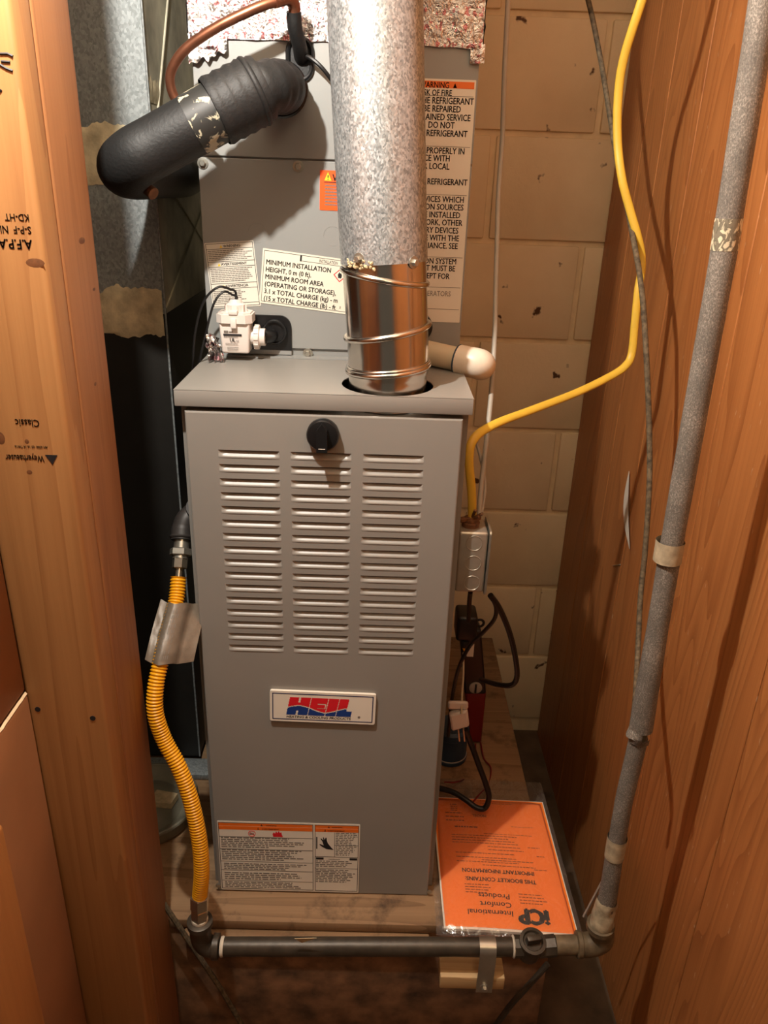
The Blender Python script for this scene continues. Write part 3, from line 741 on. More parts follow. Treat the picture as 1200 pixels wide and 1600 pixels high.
# ================================================================== flue
def cyl_rings(z_list, cxs, cys, r): return [V((a, b, z)) for z, a, b in zip(z_list, cxs, cys)], r
fe = thing('flue_elbow', 'shiny steel adjustable flue elbow rising out of the furnace top', 'flue elbow', (FX, FY, HF))
zE = atY(600, 416, .012).z
def fcx(z): return FX if z < .87 else FX-.0105*(min(z, 1.0)-.87)/.13-.016*max(0, z-1.0)/.3*1.3
def fcy(z): return FY+.012*max(0, z-.95)/.35
RF = .0508
zz = [HF-.025+i*(zE+.02-(HF-.025))/40 for i in range(41)]
rr = [RF-.0012 if z < .853 else RF for z in zz]
mb = MB().tube([V((fcx(z), fcy(z), z)) for z in zz], rr, 48, False); 
mb.build('elbow_body', 'shiny', fe, 60)
def bead(zl, zr, r=.0032, dR=.0006):
    zc = (zl+zr)/2; R = RF+dR; tilt = math.atan2(zr-zl, 2*R)
    M = Matrix.Translation((fcx(zc), fcy(zc), zc)) @ Matrix.Rotation(-tilt, 4, 'Y') @ Matrix.Diagonal((1/math.cos(tilt), 1, 1, 1))
    MB().torus(M, R, r, 56, 10).build('bead', 'shiny', fe, 60)
zof = lambda u, v: atY(u, v, FY).z
zfr = lambda u, v: atY(u, v, FY-RF).z
bead(zof(545, 578), zof(668, 568), .0034); bead(zof(546, 570)-.002, zof(668, 562)-.001, .0022)
bead(zof(538, 527), zof(664, 505), .0036)
bead(zof(536, 420), zof(664, 443), .0036)
fp_ = thing('flue_pipe', 'tall galvanised flue pipe above the shiny elbow', 'flue pipe', (fcx(zE), fcy(zE), zE))
zz = [zE, zE+.03, 1.1, 1.2, 1.4, 1.6, 1.798]
MB().tube([V((fcx(z), fcy(z), z)) for z in zz], RF+.0016, 56, False).build('pipe_wall', 'galv', fp_, 60)
sx_ = fcx(zE)
m = MB().box((-.0012, 0, 0), (.0012, .0012, .85), Matrix.Translation((fcx(1.05)+.018, fcy(1.05)-RF-.0012, zE+.005)) @ Matrix.Rotation(-.055, 4, 'Y')); 
for u, v in ((560, 405), (653, 411)):
    p = atY(u, v, FY-RF*.85); d = (p-V((fcx(p.z), fcy(p.z), p.z))); d.z = 0; d.normalize()
    q = V((fcx(p.z), fcy(p.z), p.z))+d*(RF+.001)
    inst(sm_, 'screw', q, fp_, (0, 0, math.atan2(d.x, -d.y)))
m = MB()
for i in range(40):
    a = math.radians(random.uniform(215, 258)); z = zE+random.uniform(-.004, .005); s_ = random.uniform(.0012, .0030)
    q = V((fcx(zE)+(RF+.001)*math.cos(a), fcy(zE)+(RF+.001)*math.sin(a), z))
    m.lathe([(.2*s_, -s_*.7), (s_, -.2*s_), (s_*.8, .4*s_), (.1*s_, .7*s_)], 7, Matrix.Translation(q) @ Matrix.Rotation(random.random()*3, 4, 'Y'))
m.build('cement_crumbs', 'cement', fp_)

# ================================================================== refrigerant lines
sl = thing('suction_line', 'thick black foam-insulated refrigerant line entering the coil case', 'pipe', tuple(atY(200, 250, .07)))
P = [atY(440, 140, .199), atY(440, 138, .165), atY(436, 136, .130), atY(418, 137, .102), atY(392, 146, .092)]
pth = smooth_path(P, 8)
MB().tube(pth, [.0285+.0012*math.sin(i*1.7) for i in range(len(pth))], 28).build('elbow_wrap', 'black_rubber', sl, 60)
a, b = atY(412, 136, .098), atY(335, 176, .082)
pth = [a.lerp(b, i/14) for i in range(15)]
r_s = [.034+.0035*min(1, i/4)+.001*math.sin(i*2.1) for i in range(15)]
m = MB().tube(pth, r_s, 30, False); m.tube(pth, [q-.003 for q in r_s], 30, False); m.build('sleeve', 'black_rubber', sl, 60)
# folded collar edge of the sleeve
dv_ = (b-a).normalized()
MB().torus(axisM(a+dv_*.012, dv_), .0345, .0042, 36, 8).build('collar_fold', 'black_rubber', sl, 60)
e0 = atY(352, 168, .085); e1 = atY(212, 246, .072)
pth = smooth_path([e0, e0.lerp(e1, .35), e0.lerp(e1, .75), e1, atY(196, 262, .088), atY(214, 268, .13), atY(250, 269, .22), atY(284, 272, .36), atY(296, 272, .6)], 8)
MB().tube(pth, [.0325]*len(pth), 30).build('insulation', 'black_rubber', sl, 60)
mid = e0.lerp(e1, .18)
def tape_mat():
    m, nt, b = base('peeling_silver_tape', .5)
    vec = coords(nt, (1, 1, 1)); f = noise_n(nt, vec, 55, 3, .6, .6)
    nt.links.new(ramp(nt, f, [(.53, lin((42, 42, 40))), (.57, lin((176, 170, 146)))]), b.inputs['Base Color']); return m
MT['tape'] = tape_mat()
a, b = e0.lerp(e1, .07), e0.lerp(e1, .36)
MB().tube([a, b], .0331, 30, False).build('tape_band', 'tape', sl, 60)
MB().tube([atY(222, 288, .10), atY(240, 303, .09)], .0075, 14).build('copper_end', 'rust', sl)
ll = thing('liquid_line', 'bent bare copper tube looping over the black insulated line', 'pipe', tuple(atY(276, 160, .15)))
cp = px_path([(330, 215, .16), (300, 185, .155), (276, 158, .15), (266, 130, .145), (270, 105, .14), (292, 75, .135), (340, 42, .13), (395, 15, .13), (430, 2, .135), (450, -4, .145)], 8)
MB().tube(cp, .0058, 14).build('copper_tube', 'copper', ll, 60)
MB().tube(px_path([(428, 2, .134), (450, -3, .146), (459, 8, .155), (460, 26, .160)], 6), .0075, 14).build('copper_elbow', 'copper', ll, 60)
MB().tube(px_path([(459, 18, .158), (461, 45, .165), (468, 72, .180), (471, 92, .2)], 6), [.009]*18+[.008], 14).build('black_wrap', 'black_rubber', ll, 60)
tw = MB().tube(px_path([(470, 84, .19), (487, 92, .182), (503, 106, .18), (520, 128, .185), (532, 146, .195)], 6), .0026, 8).build('sensor_wire', 'black_cord')
tag(tw, 'thin black wire leaving the rubber grommet towards the flue pipe', 'wire')

# ================================================================== float switch, foil scrap
cs = thing('float_switch', 'white plastic condensate float switch with black wires', 'switch', tuple(atY(368, 555, .165)))
Ys = .155
c0 = atY(344, 553, Ys); c1 = atY(391, 553, Ys); zt_ = atY(367, 504, Ys).z; zb_ = (c0.z+c1.z)/2; dpt = .036
m = MB(); xa, xb = c0.x, c1.x; tp = .002
vs = [V(p) for p in ((xa+tp, Ys+tp, zb_), (xb-tp, Ys+tp, zb_), (xb-tp, Ys+dpt-tp, zb_), (xa+tp, Ys+dpt-tp, zb_), (xa, Ys, zt_), (xb, Ys, zt_), (xb, Ys+dpt, zt_), (xa, Ys+dpt, zt_))]
bm = bmesh.new(); bv = [bm.verts.new(p) for p in vs]
for f in ((0, 3, 2, 1), (4, 5, 6, 7), (0, 1, 5, 4), (1, 2, 6, 5), (2, 3, 7, 6), (3, 0, 4, 7)): bm.faces.new([bv[i] for i in f])
bmesh.ops.bevel(bm, geom=bm.edges[:], offset=.003, segments=3, profile=.5, affect='EDGES'); bm.verts.index_update()
m.add([q.co.copy() for q in bm.verts], [tuple(q.index for q in f.verts) for f in bm.faces]); bm.free()
body = m.build('housing', 'white_plastic', cs)
mx_, my_ = (xa+xb)/2, Ys+dpt/2
def octa(hx, hy, c): return [(-hx+c, -hy), (hx-c, -hy), (hx, -hy+c), (hx, hy-c), (hx-c, hy), (-hx+c, hy), (-hx, hy-c), (-hx, -hy+c)]
hw = (xb-xa)/2
Ml = Matrix.Translation((mx_, my_, 0))
lid = MB().prism(octa(hw+.0035, dpt/2+.004, .008), Ml, zt_-.001, zt_+.0105); lid.prism(octa(hw+.001, dpt/2+.002, .008), Ml, zt_+.0105, zt_+.0125)
lid = lid.build('lid', 'white_plastic', cs)
MB().bbox((mx_-.004, Ys-.0065, zt_-.007), (mx_+.004, Ys-.001, zt_+.006), .001, 2).build('clip', 'white_plastic', lid)
MB().bbox((mx_-.006, Ys-.006, zt_+.011), (mx_+.006, Ys+.004, zt_+.0165), .001, 2).build('clip', 'white_plastic', lid)
m = MB().lathe([(.0135, zt_+.0125), (.0135, zt_+.022), (.010, zt_+.024), (.008, zt_+.029), (.001, zt_+.029)], 24, Ml)
for i in range(10):
    a = 2*math.pi*i/10; m.box((.0125, -.0008, zt_+.0125), (.0152, .0008, zt_+.0215), Ml @ Matrix.Rotation(a, 4, 'Z'))
m.build('float_stem', 'white_plastic', cs)
hubc = V((xb-.001, my_, zt_-.022))
m = MB().lathe([(.010, 0), (.010, .004), (.016, .005), (.016, .012), (.012, .013), (.012, .020)], 24, axisM(hubc, (1, 0, 0)))
for i in range(12): m.box((.0145, -.0011, .0055), (.0172, .0011, .0115), axisM(hubc, (1, 0, 0)) @ Matrix.Rotation(2*math.pi*i/12, 4, 'Z'))
m.build('threaded_hub', 'white_plastic', cs)
MB().tube([hubc+V((.018, 0, 0)), hubc+V((.026, .008, 0)), hubc+V((.028, .03, 0))], .009, 14).build('drain_nipple', 'black_plastic', cs)
FS = frameM((xa, Ys-.0002, zt_), (1, 0, 0), (0, 0, 1)); lw_ = xb-xa
class _S(Label):
    def __init__(s, M, w_, h_): s.M, s.w, s.h, s.t = M, w_, h_, .0001
S_ = _S(FS, lw_, zt_-zb_); S_.o = body
S_.rects('black_bar', 'ink', [(.14, .36, .74, .42)]); S_.rects('fine_print', 'ink_soft', [(.16, .26, .30, .32), (.32, .28, .46, .31)]+S_.lines(.15, .75, .44, .47, 1, .7)+S_.lines(.2, .72, .66, .70, 1, .6)+S_.lines(.25, .68, .78, .88, 2, .5))
S_.text('lettering', 'UL', .34, .60, .0045, 'ink', bold=.012); S_.text('lettering', 'us', .55, .60, .003, 'ink')
wz = V((mx_+.001, my_, zt_+.028))
for pts in ([(360, 452, .16), (340, 449, .15), (318, 472, .15), (305, 520, .15), (301, 578, .15), (300, 640, .17)], [(362, 460, .163), (349, 456, .155), (334, 475, .15), (322, 520, .15), (310, 572, .15), (302, 620, .19)]):
    q = [wz]+[atY(*p) for p in [(pts[0][0]+8, pts[0][1]+4, .165)]+pts]
    MB().tube(smooth_path(q, 6), .0016, 8).build('wire', 'black_cord', cs)
fo = MB()
fo.grid(lambda u, v: V((atY(328, 560, .15).x+u*.020+.005*noise.noise(V((u*5, v*5, 1)))-.006*v, .148+.012*noise.noise(V((u*6, v*4, 9))), HF+.0006+v*.040*(1-.35*abs(u-.4))+abs(.004*noise.noise(V((u*9, v*8, 4)))))), 16, 20)
tag(fo.build('foil_scrap', 'foil', None, 20), 'crumpled scrap of printed foil beside the white switch', 'foil')

# ================================================================== PVC drain on the right
dr = thing('drain_pipe', 'short cream PVC drain pipe ending in a white elbow, right of the flue', 'pipe', tuple(atY(740, 575, .15)))
pa, pb = atY(655, 548, .175), atY(722, 563, .145)
MB().tube([pa, pb], .0165, 24).build('pvc_pipe', 'pvc', dr)
ax = (pb-pa).normalized(); pth = smooth_path([pb-ax*.006, pb+ax*.012, pb+ax*.024+V((.002, .004, -.001)), pb+ax*.029+V((.002, .022, -.006))], 6)
MB().tube(pth, [.0205]*6+[.0208]*6+[.0205]*7, 26).build('pvc_elbow', 'pvc_white', dr, 60)
MB().torus(axisM(pb-ax*.006, ax), .0192, .0018, 28, 6).build('glue_ring', 'blue_plastic', dr)

# ================================================================== return duct on the left
YD, XD = .30, -.2655
du = thing('return_duct', 'tall sheet-metal return duct with brushed sealant bands behind the studs', 'duct', (-.45, .5, .012))
def duct_sec(name, za, zb, mf, mside):
    o = MB().box((-.65, YD, za), (XD-.0012, YD+.002, zb)).build(name, mf, du)
    MB().box((XD-.001, YD+.0005, za), (XD, YW-.012, zb)).build('side_sheet', mside, du)
    # cross-break creases on the side sheet
    return o
duct_sec('lower_sheet', .014, .872, 'duct_dark', 'duct_dark'); duct_sec('middle_sheet', .8725, 1.092, 'duct', 'duct_side'); duct_sec('upper_sheet', 1.0925, 1.95, 'duct', 'duct_side')
m = MB()
for za, zb in ((.88, 1.085), (1.10, 1.78)):
    for s_ in (0, 1):
        p, q = V((XD+.0008, YD+.004, zb if s_ else za)), V((XD+.0008, YW-.03, za if s_ else zb)); m.tube([p, q], .0016, 6)
m.build('cross_break', 'duct_side', du)
m = MB().tube([V((XD, YD, .014)), V((XD, YD, 1.80))], .0016, 8); m.build('corner_seam', 'duct', du)
def mastic(zc, hh, seed, xr=XD-.003):
    def fn(u, v):
        e = .010*noise.noise(V((u*9, seed, v)))+.004*noise.noise(V((u*40, seed, v*3)))
        k = (v-.5)*2; thick = .0022*max(0, 1-abs(k)**6)+.0008*noise.noise(V((u*8, v*14, seed)))
        return V((-.52+u*(xr+.52), YD-.0006-max(0, thick), zc+k*hh/2+e))
    MB().grid(fn, 70, 16).build('mastic_band', 'mastic', du, 80)
mastic(atY(200, 242, YD).z, .078, 1.3); mastic(atY(210, 488, YD).z, .070, 4.7)
MB().grid(lambda u, v: V((XD+.0005+.0012*math.sin(v*math.pi), YD+.003+u*.16, atY(240, 248, YD).z-.028+v*(.045+.012*noise.noise(V((u*9, 4, 2))))+u*.012)), 24, 8).build('mastic_band', 'mastic', du, 80)
MB().grid(lambda u, v: V((XD+.0005+.0012*math.sin(v*math.pi), YD+.003+u*.05, atY(240, 160, YD).z+v*(.03+.012*noise.noise(V((u*9, 7, 2)))))), 12, 8).build('mastic_band', 'mastic', du, 80)
# round pan on the platform
pc = V((-.335, .165, 0))
pn = thing('round_pan', 'dusty grey round metal pan on the platform beside the yellow hose', 'pan', tuple(pc))
MB().lathe([(.07, .0), (.088, .002), (.092, .010), (.094, .026), (.090, .030), (.086, .027), (.080, .016), (.066, .013), (.060, .020), (.045, .024), (.001, .024)], 48, Matrix.Translation(pc)).build('pan_body', 'pan', pn, 50)
MB().torus(Matrix.Translation(pc+V((0, 0, .028))), .091, .004, 48, 8).build('rolled_rim', 'pan', pn)
MB().prism([(-.02, -.012), (.022, -.016), (.028, .010), (-.012, .018)], Matrix.Translation(pc+V((.03, .0, .0245))), 0, .012).build('paper_scrap', 'cement', pn)
MB().bbox((-.60, YD-.05, .0), (XD+.03, YD-.004, .0125), .002, 2).build('base_flange', 'duct', du)

# ================================================================== gas line
gh = thing('gas_connector', 'yellow corrugated gas connector hose left of the furnace', 'hose', tuple(atY(312, 1405, -.12)))
hp = px_path([(279, 902, .03), (275, 940, .01), (263, 985, -.02), (252, 1030, -.05), (243, 1075, -.07), (243, 1115, -.08), (256, 1155, -.085), (280, 1200, -.095), (298, 1250, -.105), (311, 1310, -.115), (315, 1360, -.12), (312, 1402, -.12)], 10)
# resample evenly
L = [0]
for i in range(1, len(hp)): L.append(L[-1]+(hp[i]-hp[i-1]).length)
def along(s_):
    i = 1
    while i < len(L)-1 and L[i] < s_: i += 1
    t = (s_-L[i-1])/(L[i]-L[i-1]); return hp[i-1].lerp(hp[i], t)
tot = L[-1]; nr = int(tot/.0043); hpts, hr = [], []
for i in range(nr*4+1):
    hpts.append(along(tot*i/(nr*4))); hr.append((.0112, .0104, .0088, .0104)[i % 4])
MB().tube(hpts, hr, 18).build('corrugated_hose', 'yellow', gh, 80)
def nut(name, c, d, r, h, mat, parent, seg=6, ch=.0012):
    MB().lathe([(r-ch, 0), (r, ch), (r, h-ch), (r-ch, h)], seg, axisM(c, d)).build(name, mat, parent, 20)
te = hp[0]; up_ = (hp[0]-hp[2]).normalized()
MB().tube([te, te+up_*.014], .0048, 14).build('hose_neck', 'brass', gh)
nut('flare_nut', te+up_*.012, up_, .0105, .016, 'brass', gh)
nut('hex_adapter', te+up_*.030, up_, .0155, .010, 'zinc', gh); MB().tube([te+up_*.026, te+up_*.056], .0105, 18).build('adapter_thread', 'zinc', gh)
be = hp[-1]; dn = V((-.06, 0, -1)).normalized()
nut('hose_nut', be+V((0, 0, .004)), dn, .0135, .024, 'brass', gh); nut('hex_adapter', be+dn*.021, dn, .0125, .020, 'brass', gh)
MB().lathe([(.0118, 0), (.0125, .003), (.0118, .006)], 18, axisM(be+dn*.041, dn)).build('thread_tape', 'tape_dope', gh)
# tag wrapped round the hose
sA, sB = L[12], L[33]; ta, tb = along(sA), along(sB); td = (tb-ta).normalized()
sd = V((1, .25, 0)); sd = (sd-td*sd.dot(td)).normalized(); fn_ = td.cross(sd)
if fn_.y > 0: fn_ = -fn_
def tagfn(u, v):
    a = (u-.5)*2; x = a*.034; wrap = .0148*math.cos(min(1, abs(x)/.017)*math.pi/2)**.6 if abs(x) < .017 else 0
    y = wrap-.010*max(0, abs(a)-.4)*(1.6 if a > 0 else .3)
    return along(sA+(sB-sA)*v)+sd*(x*(.62 if a < 0 else 1.2))+fn_*(y+.0012*noise.noise(V((u*8, v*9, 3))))+td*(-.018*max(0, a) if a > 0 else .008*a)
MT['tag_foil'] = plain('silver_tag', (112, 100, 86), .45, .1, .2, 60, .3, 80)
tgm = MB().grid(tagfn, 30, 14); hs = MB().grid(lambda u, v: tagfn(u, v)-fn_*.0005, 30, 14); tgm.add(hs.v, hs.f)
tgo = tgm.build('hose_tag', 'tag_foil', gh, 60, 'silvery wrap-around printed tag')
mb = MB()
for j in range(9):
    u0 = .36+.03*j
    for i in range(10):
        v0 = .1+.085*i
        if random.random() < .3: continue
        q = [tagfn(u0+du_, v0+dv2)+fn_*.0006 for du_, dv2 in ((0, 0), (.012, 0), (.012, .06), (0, .06))]
        mb.add(q, [(0, 1, 2, 3)])
mb.build('fine_print', 'ink_soft', tgo)
# supply elbow into the cabinet
ge = thing('gas_inlet_elbow', 'black iron elbow where gas enters the left side of the furnace', 'pipe fitting', tuple(atY(286, 830, .04)))
top = te+up_*.056
MB().tube(smooth_path([top-up_*.004, top+up_*.012, top+up_*.026+V((.004, 0, 0)), top+up_*.036+V((.014, .004, 0)), V((-.181, top.y+.01, top.z+.042))], 6), [.0155]*7+[.015]*18, 20).build('elbow', 'inlet', ge, 60)
MB().torus(axisM(top, up_), .0155, .0022, 24, 6).build('elbow_band', 'inlet', ge)
# horizontal iron pipe
gp = thing('gas_pipe', 'black iron gas pipe running low in front of the platform', 'pipe', tuple(atY(560, 1480, -.12)))
L0, L1 = atY(345, 1479, -.12), atY(803, 1479, -.12)
MB().tube([L0, L1], .0134, 24).build('pipe', 'black_iron', gp)
eb = be+dn*.047; ex = V((L0.x, L0.y, L0.z))
c_ = V((eb.x, -.12, ex.z))
MB().tube(smooth_path([eb, c_+V((0, 0, .020)), c_+V((.0045, 0, .006)), c_+V((.012, 0, .0005)), ex-V((.004, 0, 0))], 6), .0155, 22).build('elbow', 'black_iron', gp, 60)
for q, d in ((eb+V((0, 0, -.004)), (0, 0, 1)), (ex-V((.007, 0, 0)), (1, 0, 0))): MB().lathe([(.016, -.005), (.0185, -.004), (.0185, .004), (.016, .005)], 24, axisM(q, d)).build('elbow_band', 'black_iron', gp)
MB().lathe([(.0138, 0), (.0146, .002), (.0138, .005)], 20, axisM(L0, (1, 0, 0))).build('thread_tape', 'tape_dope', gp)
MB().lathe([(.0138, 0), (.016, .002), (.0138, .004)], 20, axisM(L1-V((.003, 0, 0)), (1, 0, 0))).build('thread_tape', 'tape_dope', gp)
MB().prism([(-.016, .008), (.016, .012), (-.006, -.006)], frameM(atY(478, 1470, -.134), (1, 0, 0), (0, -.3, 1)), 0, .0008).build('paint_flake', 'cement', gp)
# gas cock
gv = thing('gas_cock', 'grimy iron gas shut-off cock at the right end of the low pipe', 'valve', tuple(atY(830, 1480, -.12)))
vc = atY(829, 1479, -.12)
MB().tube([L1+V((.0005, 0, 0)), vc-V((.012, 0, 0))], .0155, 8).build('hex_end', 'black_iron', gv, 20)
MB().lathe([(.010, -.024), (.0165, -.020), (.018, -.006), (.018, .008), (.0165, .014), (.0195, .0145), (.0195, .0185), (.015, .019), (.013, .016)], 26, axisM(vc, (.05, -.25, 1))).build('body', 'black_iron', gv)
MB().bbox((-.0105, -.0045, .016), (.0105, .0045, .030), .0015, 2, axisM(vc, (.05, -.25, 1))).build('key', 'black_iron', gv)
V1 = atY(868, 1477, -.12)
MB().tube([vc+V((.012, 0, 0)), V1], .0155, 8).build('hex_end', 'black_iron', gv, 20)
# riser with elbow and insulation
rs = thing('gas_riser', 'vertical pipe in grey speckled insulation along the plank wall', 'pipe', tuple(atY(940, 1470, -.12)))
V2 = atY(915, 1476, -.12); E1 = atY(937, 1468, -.12)
MT['dirty_iron'] = plain('dirty_iron', (104, 90, 68), .6, .25, .4, 60, .2, 120)
MB().tube([V1, V2], .0140, 22).build('nipple', 'dirty_iron', rs)
rb = atY(938, 1447, -.12)
MB().tube(smooth_path([V2-V((.012, 0, 0)), V2+V((.003, 0, 0)), E1+V((-.003, 0, -.006)), E1+V((.003, 0, .004)), rb+V((.001, 0, .004))], 6), .0172, 22).build('elbow', 'dirty_iron', rs, 60)
MB().lathe([(.0175, -.005), (.020, -.004), (.020, .004), (.0175, .005)], 26, axisM(rb, (0, 0, 1))).build('elbow_band', 'dirty_iron', rs)
MB().lathe([(.0175, -.004), (.019, -.003), (.019, .003), (.0175, .004)], 26, axisM(V2-V((.010, 0, 0)), (1, 0, 0))).build('elbow_band', 'dirty_iron', rs)
def rp(v):  # riser centre line by image row
    tb_ = [(-400, 1253), (60, 1184), (400, 1130), (870, 1046), (1140, 1001), (1250, 975), (1330, 961), (1400, 950), (1440, 940)]
    for (a, xa_), (b, xb_) in zip(tb_, tb_[1:]):
        if a <= v <= b: return atY(xa_+(xb_-xa_)*(v-a)/(b-a), v, -.12)
    return atY(940, v, -.12)
def seg_path(va, vb, n): return [rp(va+(vb-va)*i/n) for i in range(n+1)]
sp_ = seg_path(-400, 1138, 60)
MB().tube(sp_, [.0126+.0003*noise.noise(V((i*.7, 0, 0)))+.002*max(0, (i-54)/6) for i in range(61)], 26).build('insulation', 'insulation', rs, 60)
sp_ = seg_path(1152, 1418, 18)
MB().tube(sp_, [.0116+.0004*noise.noise(V((i*.7, 3, 0)))+.0014*max(0, (i-10)/8) for i in range(19)], 26).build('insulation', 'insulation', rs, 60)
MB().tube(seg_path(1120, 1445, 6), .0102, 18).build('pipe', 'dirty_iron', rs)
# torn spot
m = MB()
cT = rp(1145)
for k, (a0, a1, zz_) in enumerate(((2.6, 4.6, .004), (3.4, 5.6, -.005))):
    m.grid(lambda u, v: cT+V(((.0138+.005*v*math.sin(u*math.pi))*math.cos(a0+(a1-a0)*u), (.0138+.005*v*math.sin(u*math.pi))*math.sin(a0+(a1-a0)*u), zz_+(.012*v-.006)*(1 if k else -1)+.003*noise.noise(V((u*4, v, k))))), 14, 4)
m.build('torn_flap', 'insulation', rs, 60)
MT['masking'] = plain('old_masking_tape', (170, 158, 132), .6, 0, .3, 90, .4, 60)
def scrib():
    m, nt, b = base('worn_printed_tape', .5); f = noise_n(nt, coords(nt, (1, 1, .5)), 160, 2, .5, 1.5)
    nt.links.new(ramp(nt, f, [(.44, lin((206, 198, 170))), (.5, lin((98, 94, 80))), (.58, lin((120, 114, 98)))]), b.inputs['Base Color']); return m
MT['scribbled'] = scrib()
def tape_ring(name, va, vb, r, mat='masking'):
    MB().tube(seg_path(va, vb, 3), r, 26, False).build(name, mat, rs, 60)
tape_ring('tape', 341, 391, .0131, 'scribbled'); tape_ring('tape', 1308, 1338, .0134)
m = MB(); a_, b_ = rp(845), rp(876)
a_ = a_-V((.002, 0, 0)); b_ = b_-V((.002, 0, 0)); m.tube([a_, b_], .0160, 28, False); m.tube([a_, b_], .0154, 28, False); m.build('loose_band', 'masking', rs, 60)
m = MB().grid(lambda u, v: rp(1405+v*38)+V(((.0138+.003*noise.noise(V((u*6, v*4, 2)))+.003*v)*math.cos(u*5.2+2.2), (.0138+.003*noise.noise(V((u*6, v*4, 2)))+.003*v)*math.sin(u*5.2+2.2), 0)), 30, 8); m.build('peeling_wrap', 'masking', rs, 60)
# strap and block
YB = -.134
bk = MB().bbox((atY(688, 1530, YB).x, YB, atY(738, 1545.5, YB).z), (atY(789, 1530, YB).x, YB+.034, atY(738, 1528, YB).z), .0015, 2).build('wood_block', 'pale_wood')
tag(bk, 'short pale wood block hanging under the low gas pipe on the strap', 'wood block')
st = thing('pipe_strap', 'bent galvanised strap holding the low gas pipe to the wood block', 'bracket', tuple(atY(765, 1540, -.1)))
px0, px1 = atY(751, 1480, -.134).x, atY(777, 1480, -.134).x
pc_ = L0.lerp(L1, (px0-L0.x)/(L1.x-L0.x)); prof = []
zb0 = atY(765, 1551, YB-.002).z
for i in range(9): a = math.pi*.25+math.pi*.75*i/8; prof.append((-.12+.0148*math.cos(a), pc_.z+.0148*math.sin(a)))
prof += [(YB-.0016, pc_.z-.010), (YB-.0012, zb0+.02), (YB-.0012, zb0)]
m = MB(); n = len(prof)
for t_ in (0, .0016):
    m.add([V((x, y-t_*.7, z+t_*.3)) for y, z in prof for x in (px0, px1)], [(2*i, 2*i+1, 2*i+3, 2*i+2) for i in range(n-1)])
m.build('strap', 'zinc', st, 30)
inst(sm_, 'screw', ((px0+px1)/2, YB-.0024, zb0+.012), st)

# ================================================================== junction box and cables
jb = thing('junction_box', 'small steel junction box with round knockouts on the furnace side', 'junction box', (.205, .06, .55))
jx0, jx1, jy0, jy1 = .1795, .2195, .028, .078
jzt, jzb = atY(740, 832, jy0).z, atY(735, 926, jy0).z
MB().bbox((jx0, jy0, jzb), (jx1, jy1, jzt), .004, 3).build('box', 'jbox', jb)
Mj = Matrix.Translation((0, 0, 0))
MB().prism(rrect(jy0-.004, jzb-.003, jy1+.003, jzt+.003, .006), Matrix(((0, 0, 1, 0), (1, 0, 0, 0), (0, 1, 0, 0), (0, 0, 0, 1))), jx1+.0012, jx1+.0036).build('cover_plate', 'zinc', jb)
for v_ in (849, 880, 911):
    p = atY(741-(v_-849)*.06, v_, jy0); p.y = jy0
    ko = MB().lathe([(.0102, -.0002), (.0107, .0007), (.0111, .0007), (.0116, -.0002)], 28, Matrix.Translation(p) @ Matrix.Rotation(math.pi/2, 4, 'X'), False).build('knockout', 'jbox', jb)
tc_ = V((.197, .05, jzt))
m = MB().lathe([(.012, 0), (.0125, .006), (.010, .007), (.010, .012)], 20, Matrix.Translation(tc_))
m.bbox((-.018, -.004, .008), (.014, .004, .014), .001, 1, Matrix.Translation(tc_) @ Matrix.Rotation(.4, 4, 'Z')); m.build('cable_clamp', 'rust', jb)
m = MB()
for a in (-.9, .2, 1.3): m.tube([tc_+V((0, 0, .010)), tc_+V((.014*math.cos(a), -.010, .022+.004*a))], .0022, 7)
m.build('clamp_screws', 'rust', jb)
yc = px_path([(738, 812, .05), (737, 770, .045), (733, 715, .04), (742, 684, .05), (775, 662, .08), (830, 641, .13), (900, 614, .19), (950, 590, .225), (976, 573, .24), (987, 553, .25), (992, 505, .255), (997, 455, .26), (1002, 425, .265), (1002, 397, .27), (996, 368, .27), (985, 330, .275), (972, 280, .28), (965, 220, .29), (966, 150, .29), (975, 90, .28), (1003, 0, .26), (1040, -120, .25)], 8)
tag(MB().tube(yc, .0060, 14, True, .62, .6).build('yellow_cable', 'yellow_cable', None, 60), 'yellow electrical cable sweeping from the junction box up the plank wall', 'cable')
gcb = px_path([(748, 812, .055), (752, 760, .07), (760, 690, .10), (768, 610, .15), (773, 520, .2), (775, 440, .24), (777, 370, .27), (779, 300, .29), (785, 215, .31), (788, 120, .31), (793, 20, .31), (799, -120, .31)], 6)
tag(MB().tube(gcb, .0036, 12).build('grey_cable', 'grey_cable', None, 60), 'thin grey cable hanging straight down the block wall to the junction box', 'cable')
bcb = px_path([(892, -90, .5), (919, 0, .5), (936, 80, .49), (948, 150, .46), (959, 220, .42), (969, 275, .37), (978, 315, .325), (987, 360, .275), (994, 397, .245), (1000, 432, .225), (1006, 490, .2), (1012, 600, .17), (1015, 700, .15), (1014, 770, .13), (1008, 860, .11), (1001, 930, .09), (997, 1010, .05), (993, 1090, -.02), (988, 1140, -.07), (984, 1200, -.08)], 6)
tag(MB().tube(bcb, .0041, 12).build('dusty_cable', 'dusty_cord', None, 60), 'dusty dark cable crossing behind the yellow one to the insulated pipe', 'cable')
tag(MB().tube(px_path([(741, 680, .1), (752, 720, .09), (758, 760, .075), (752, 806, .06)], 6), .0022, 8).build('pale_wire', 'grey_cable'), 'thin pale wire beside the yellow cable above the junction box', 'wire')
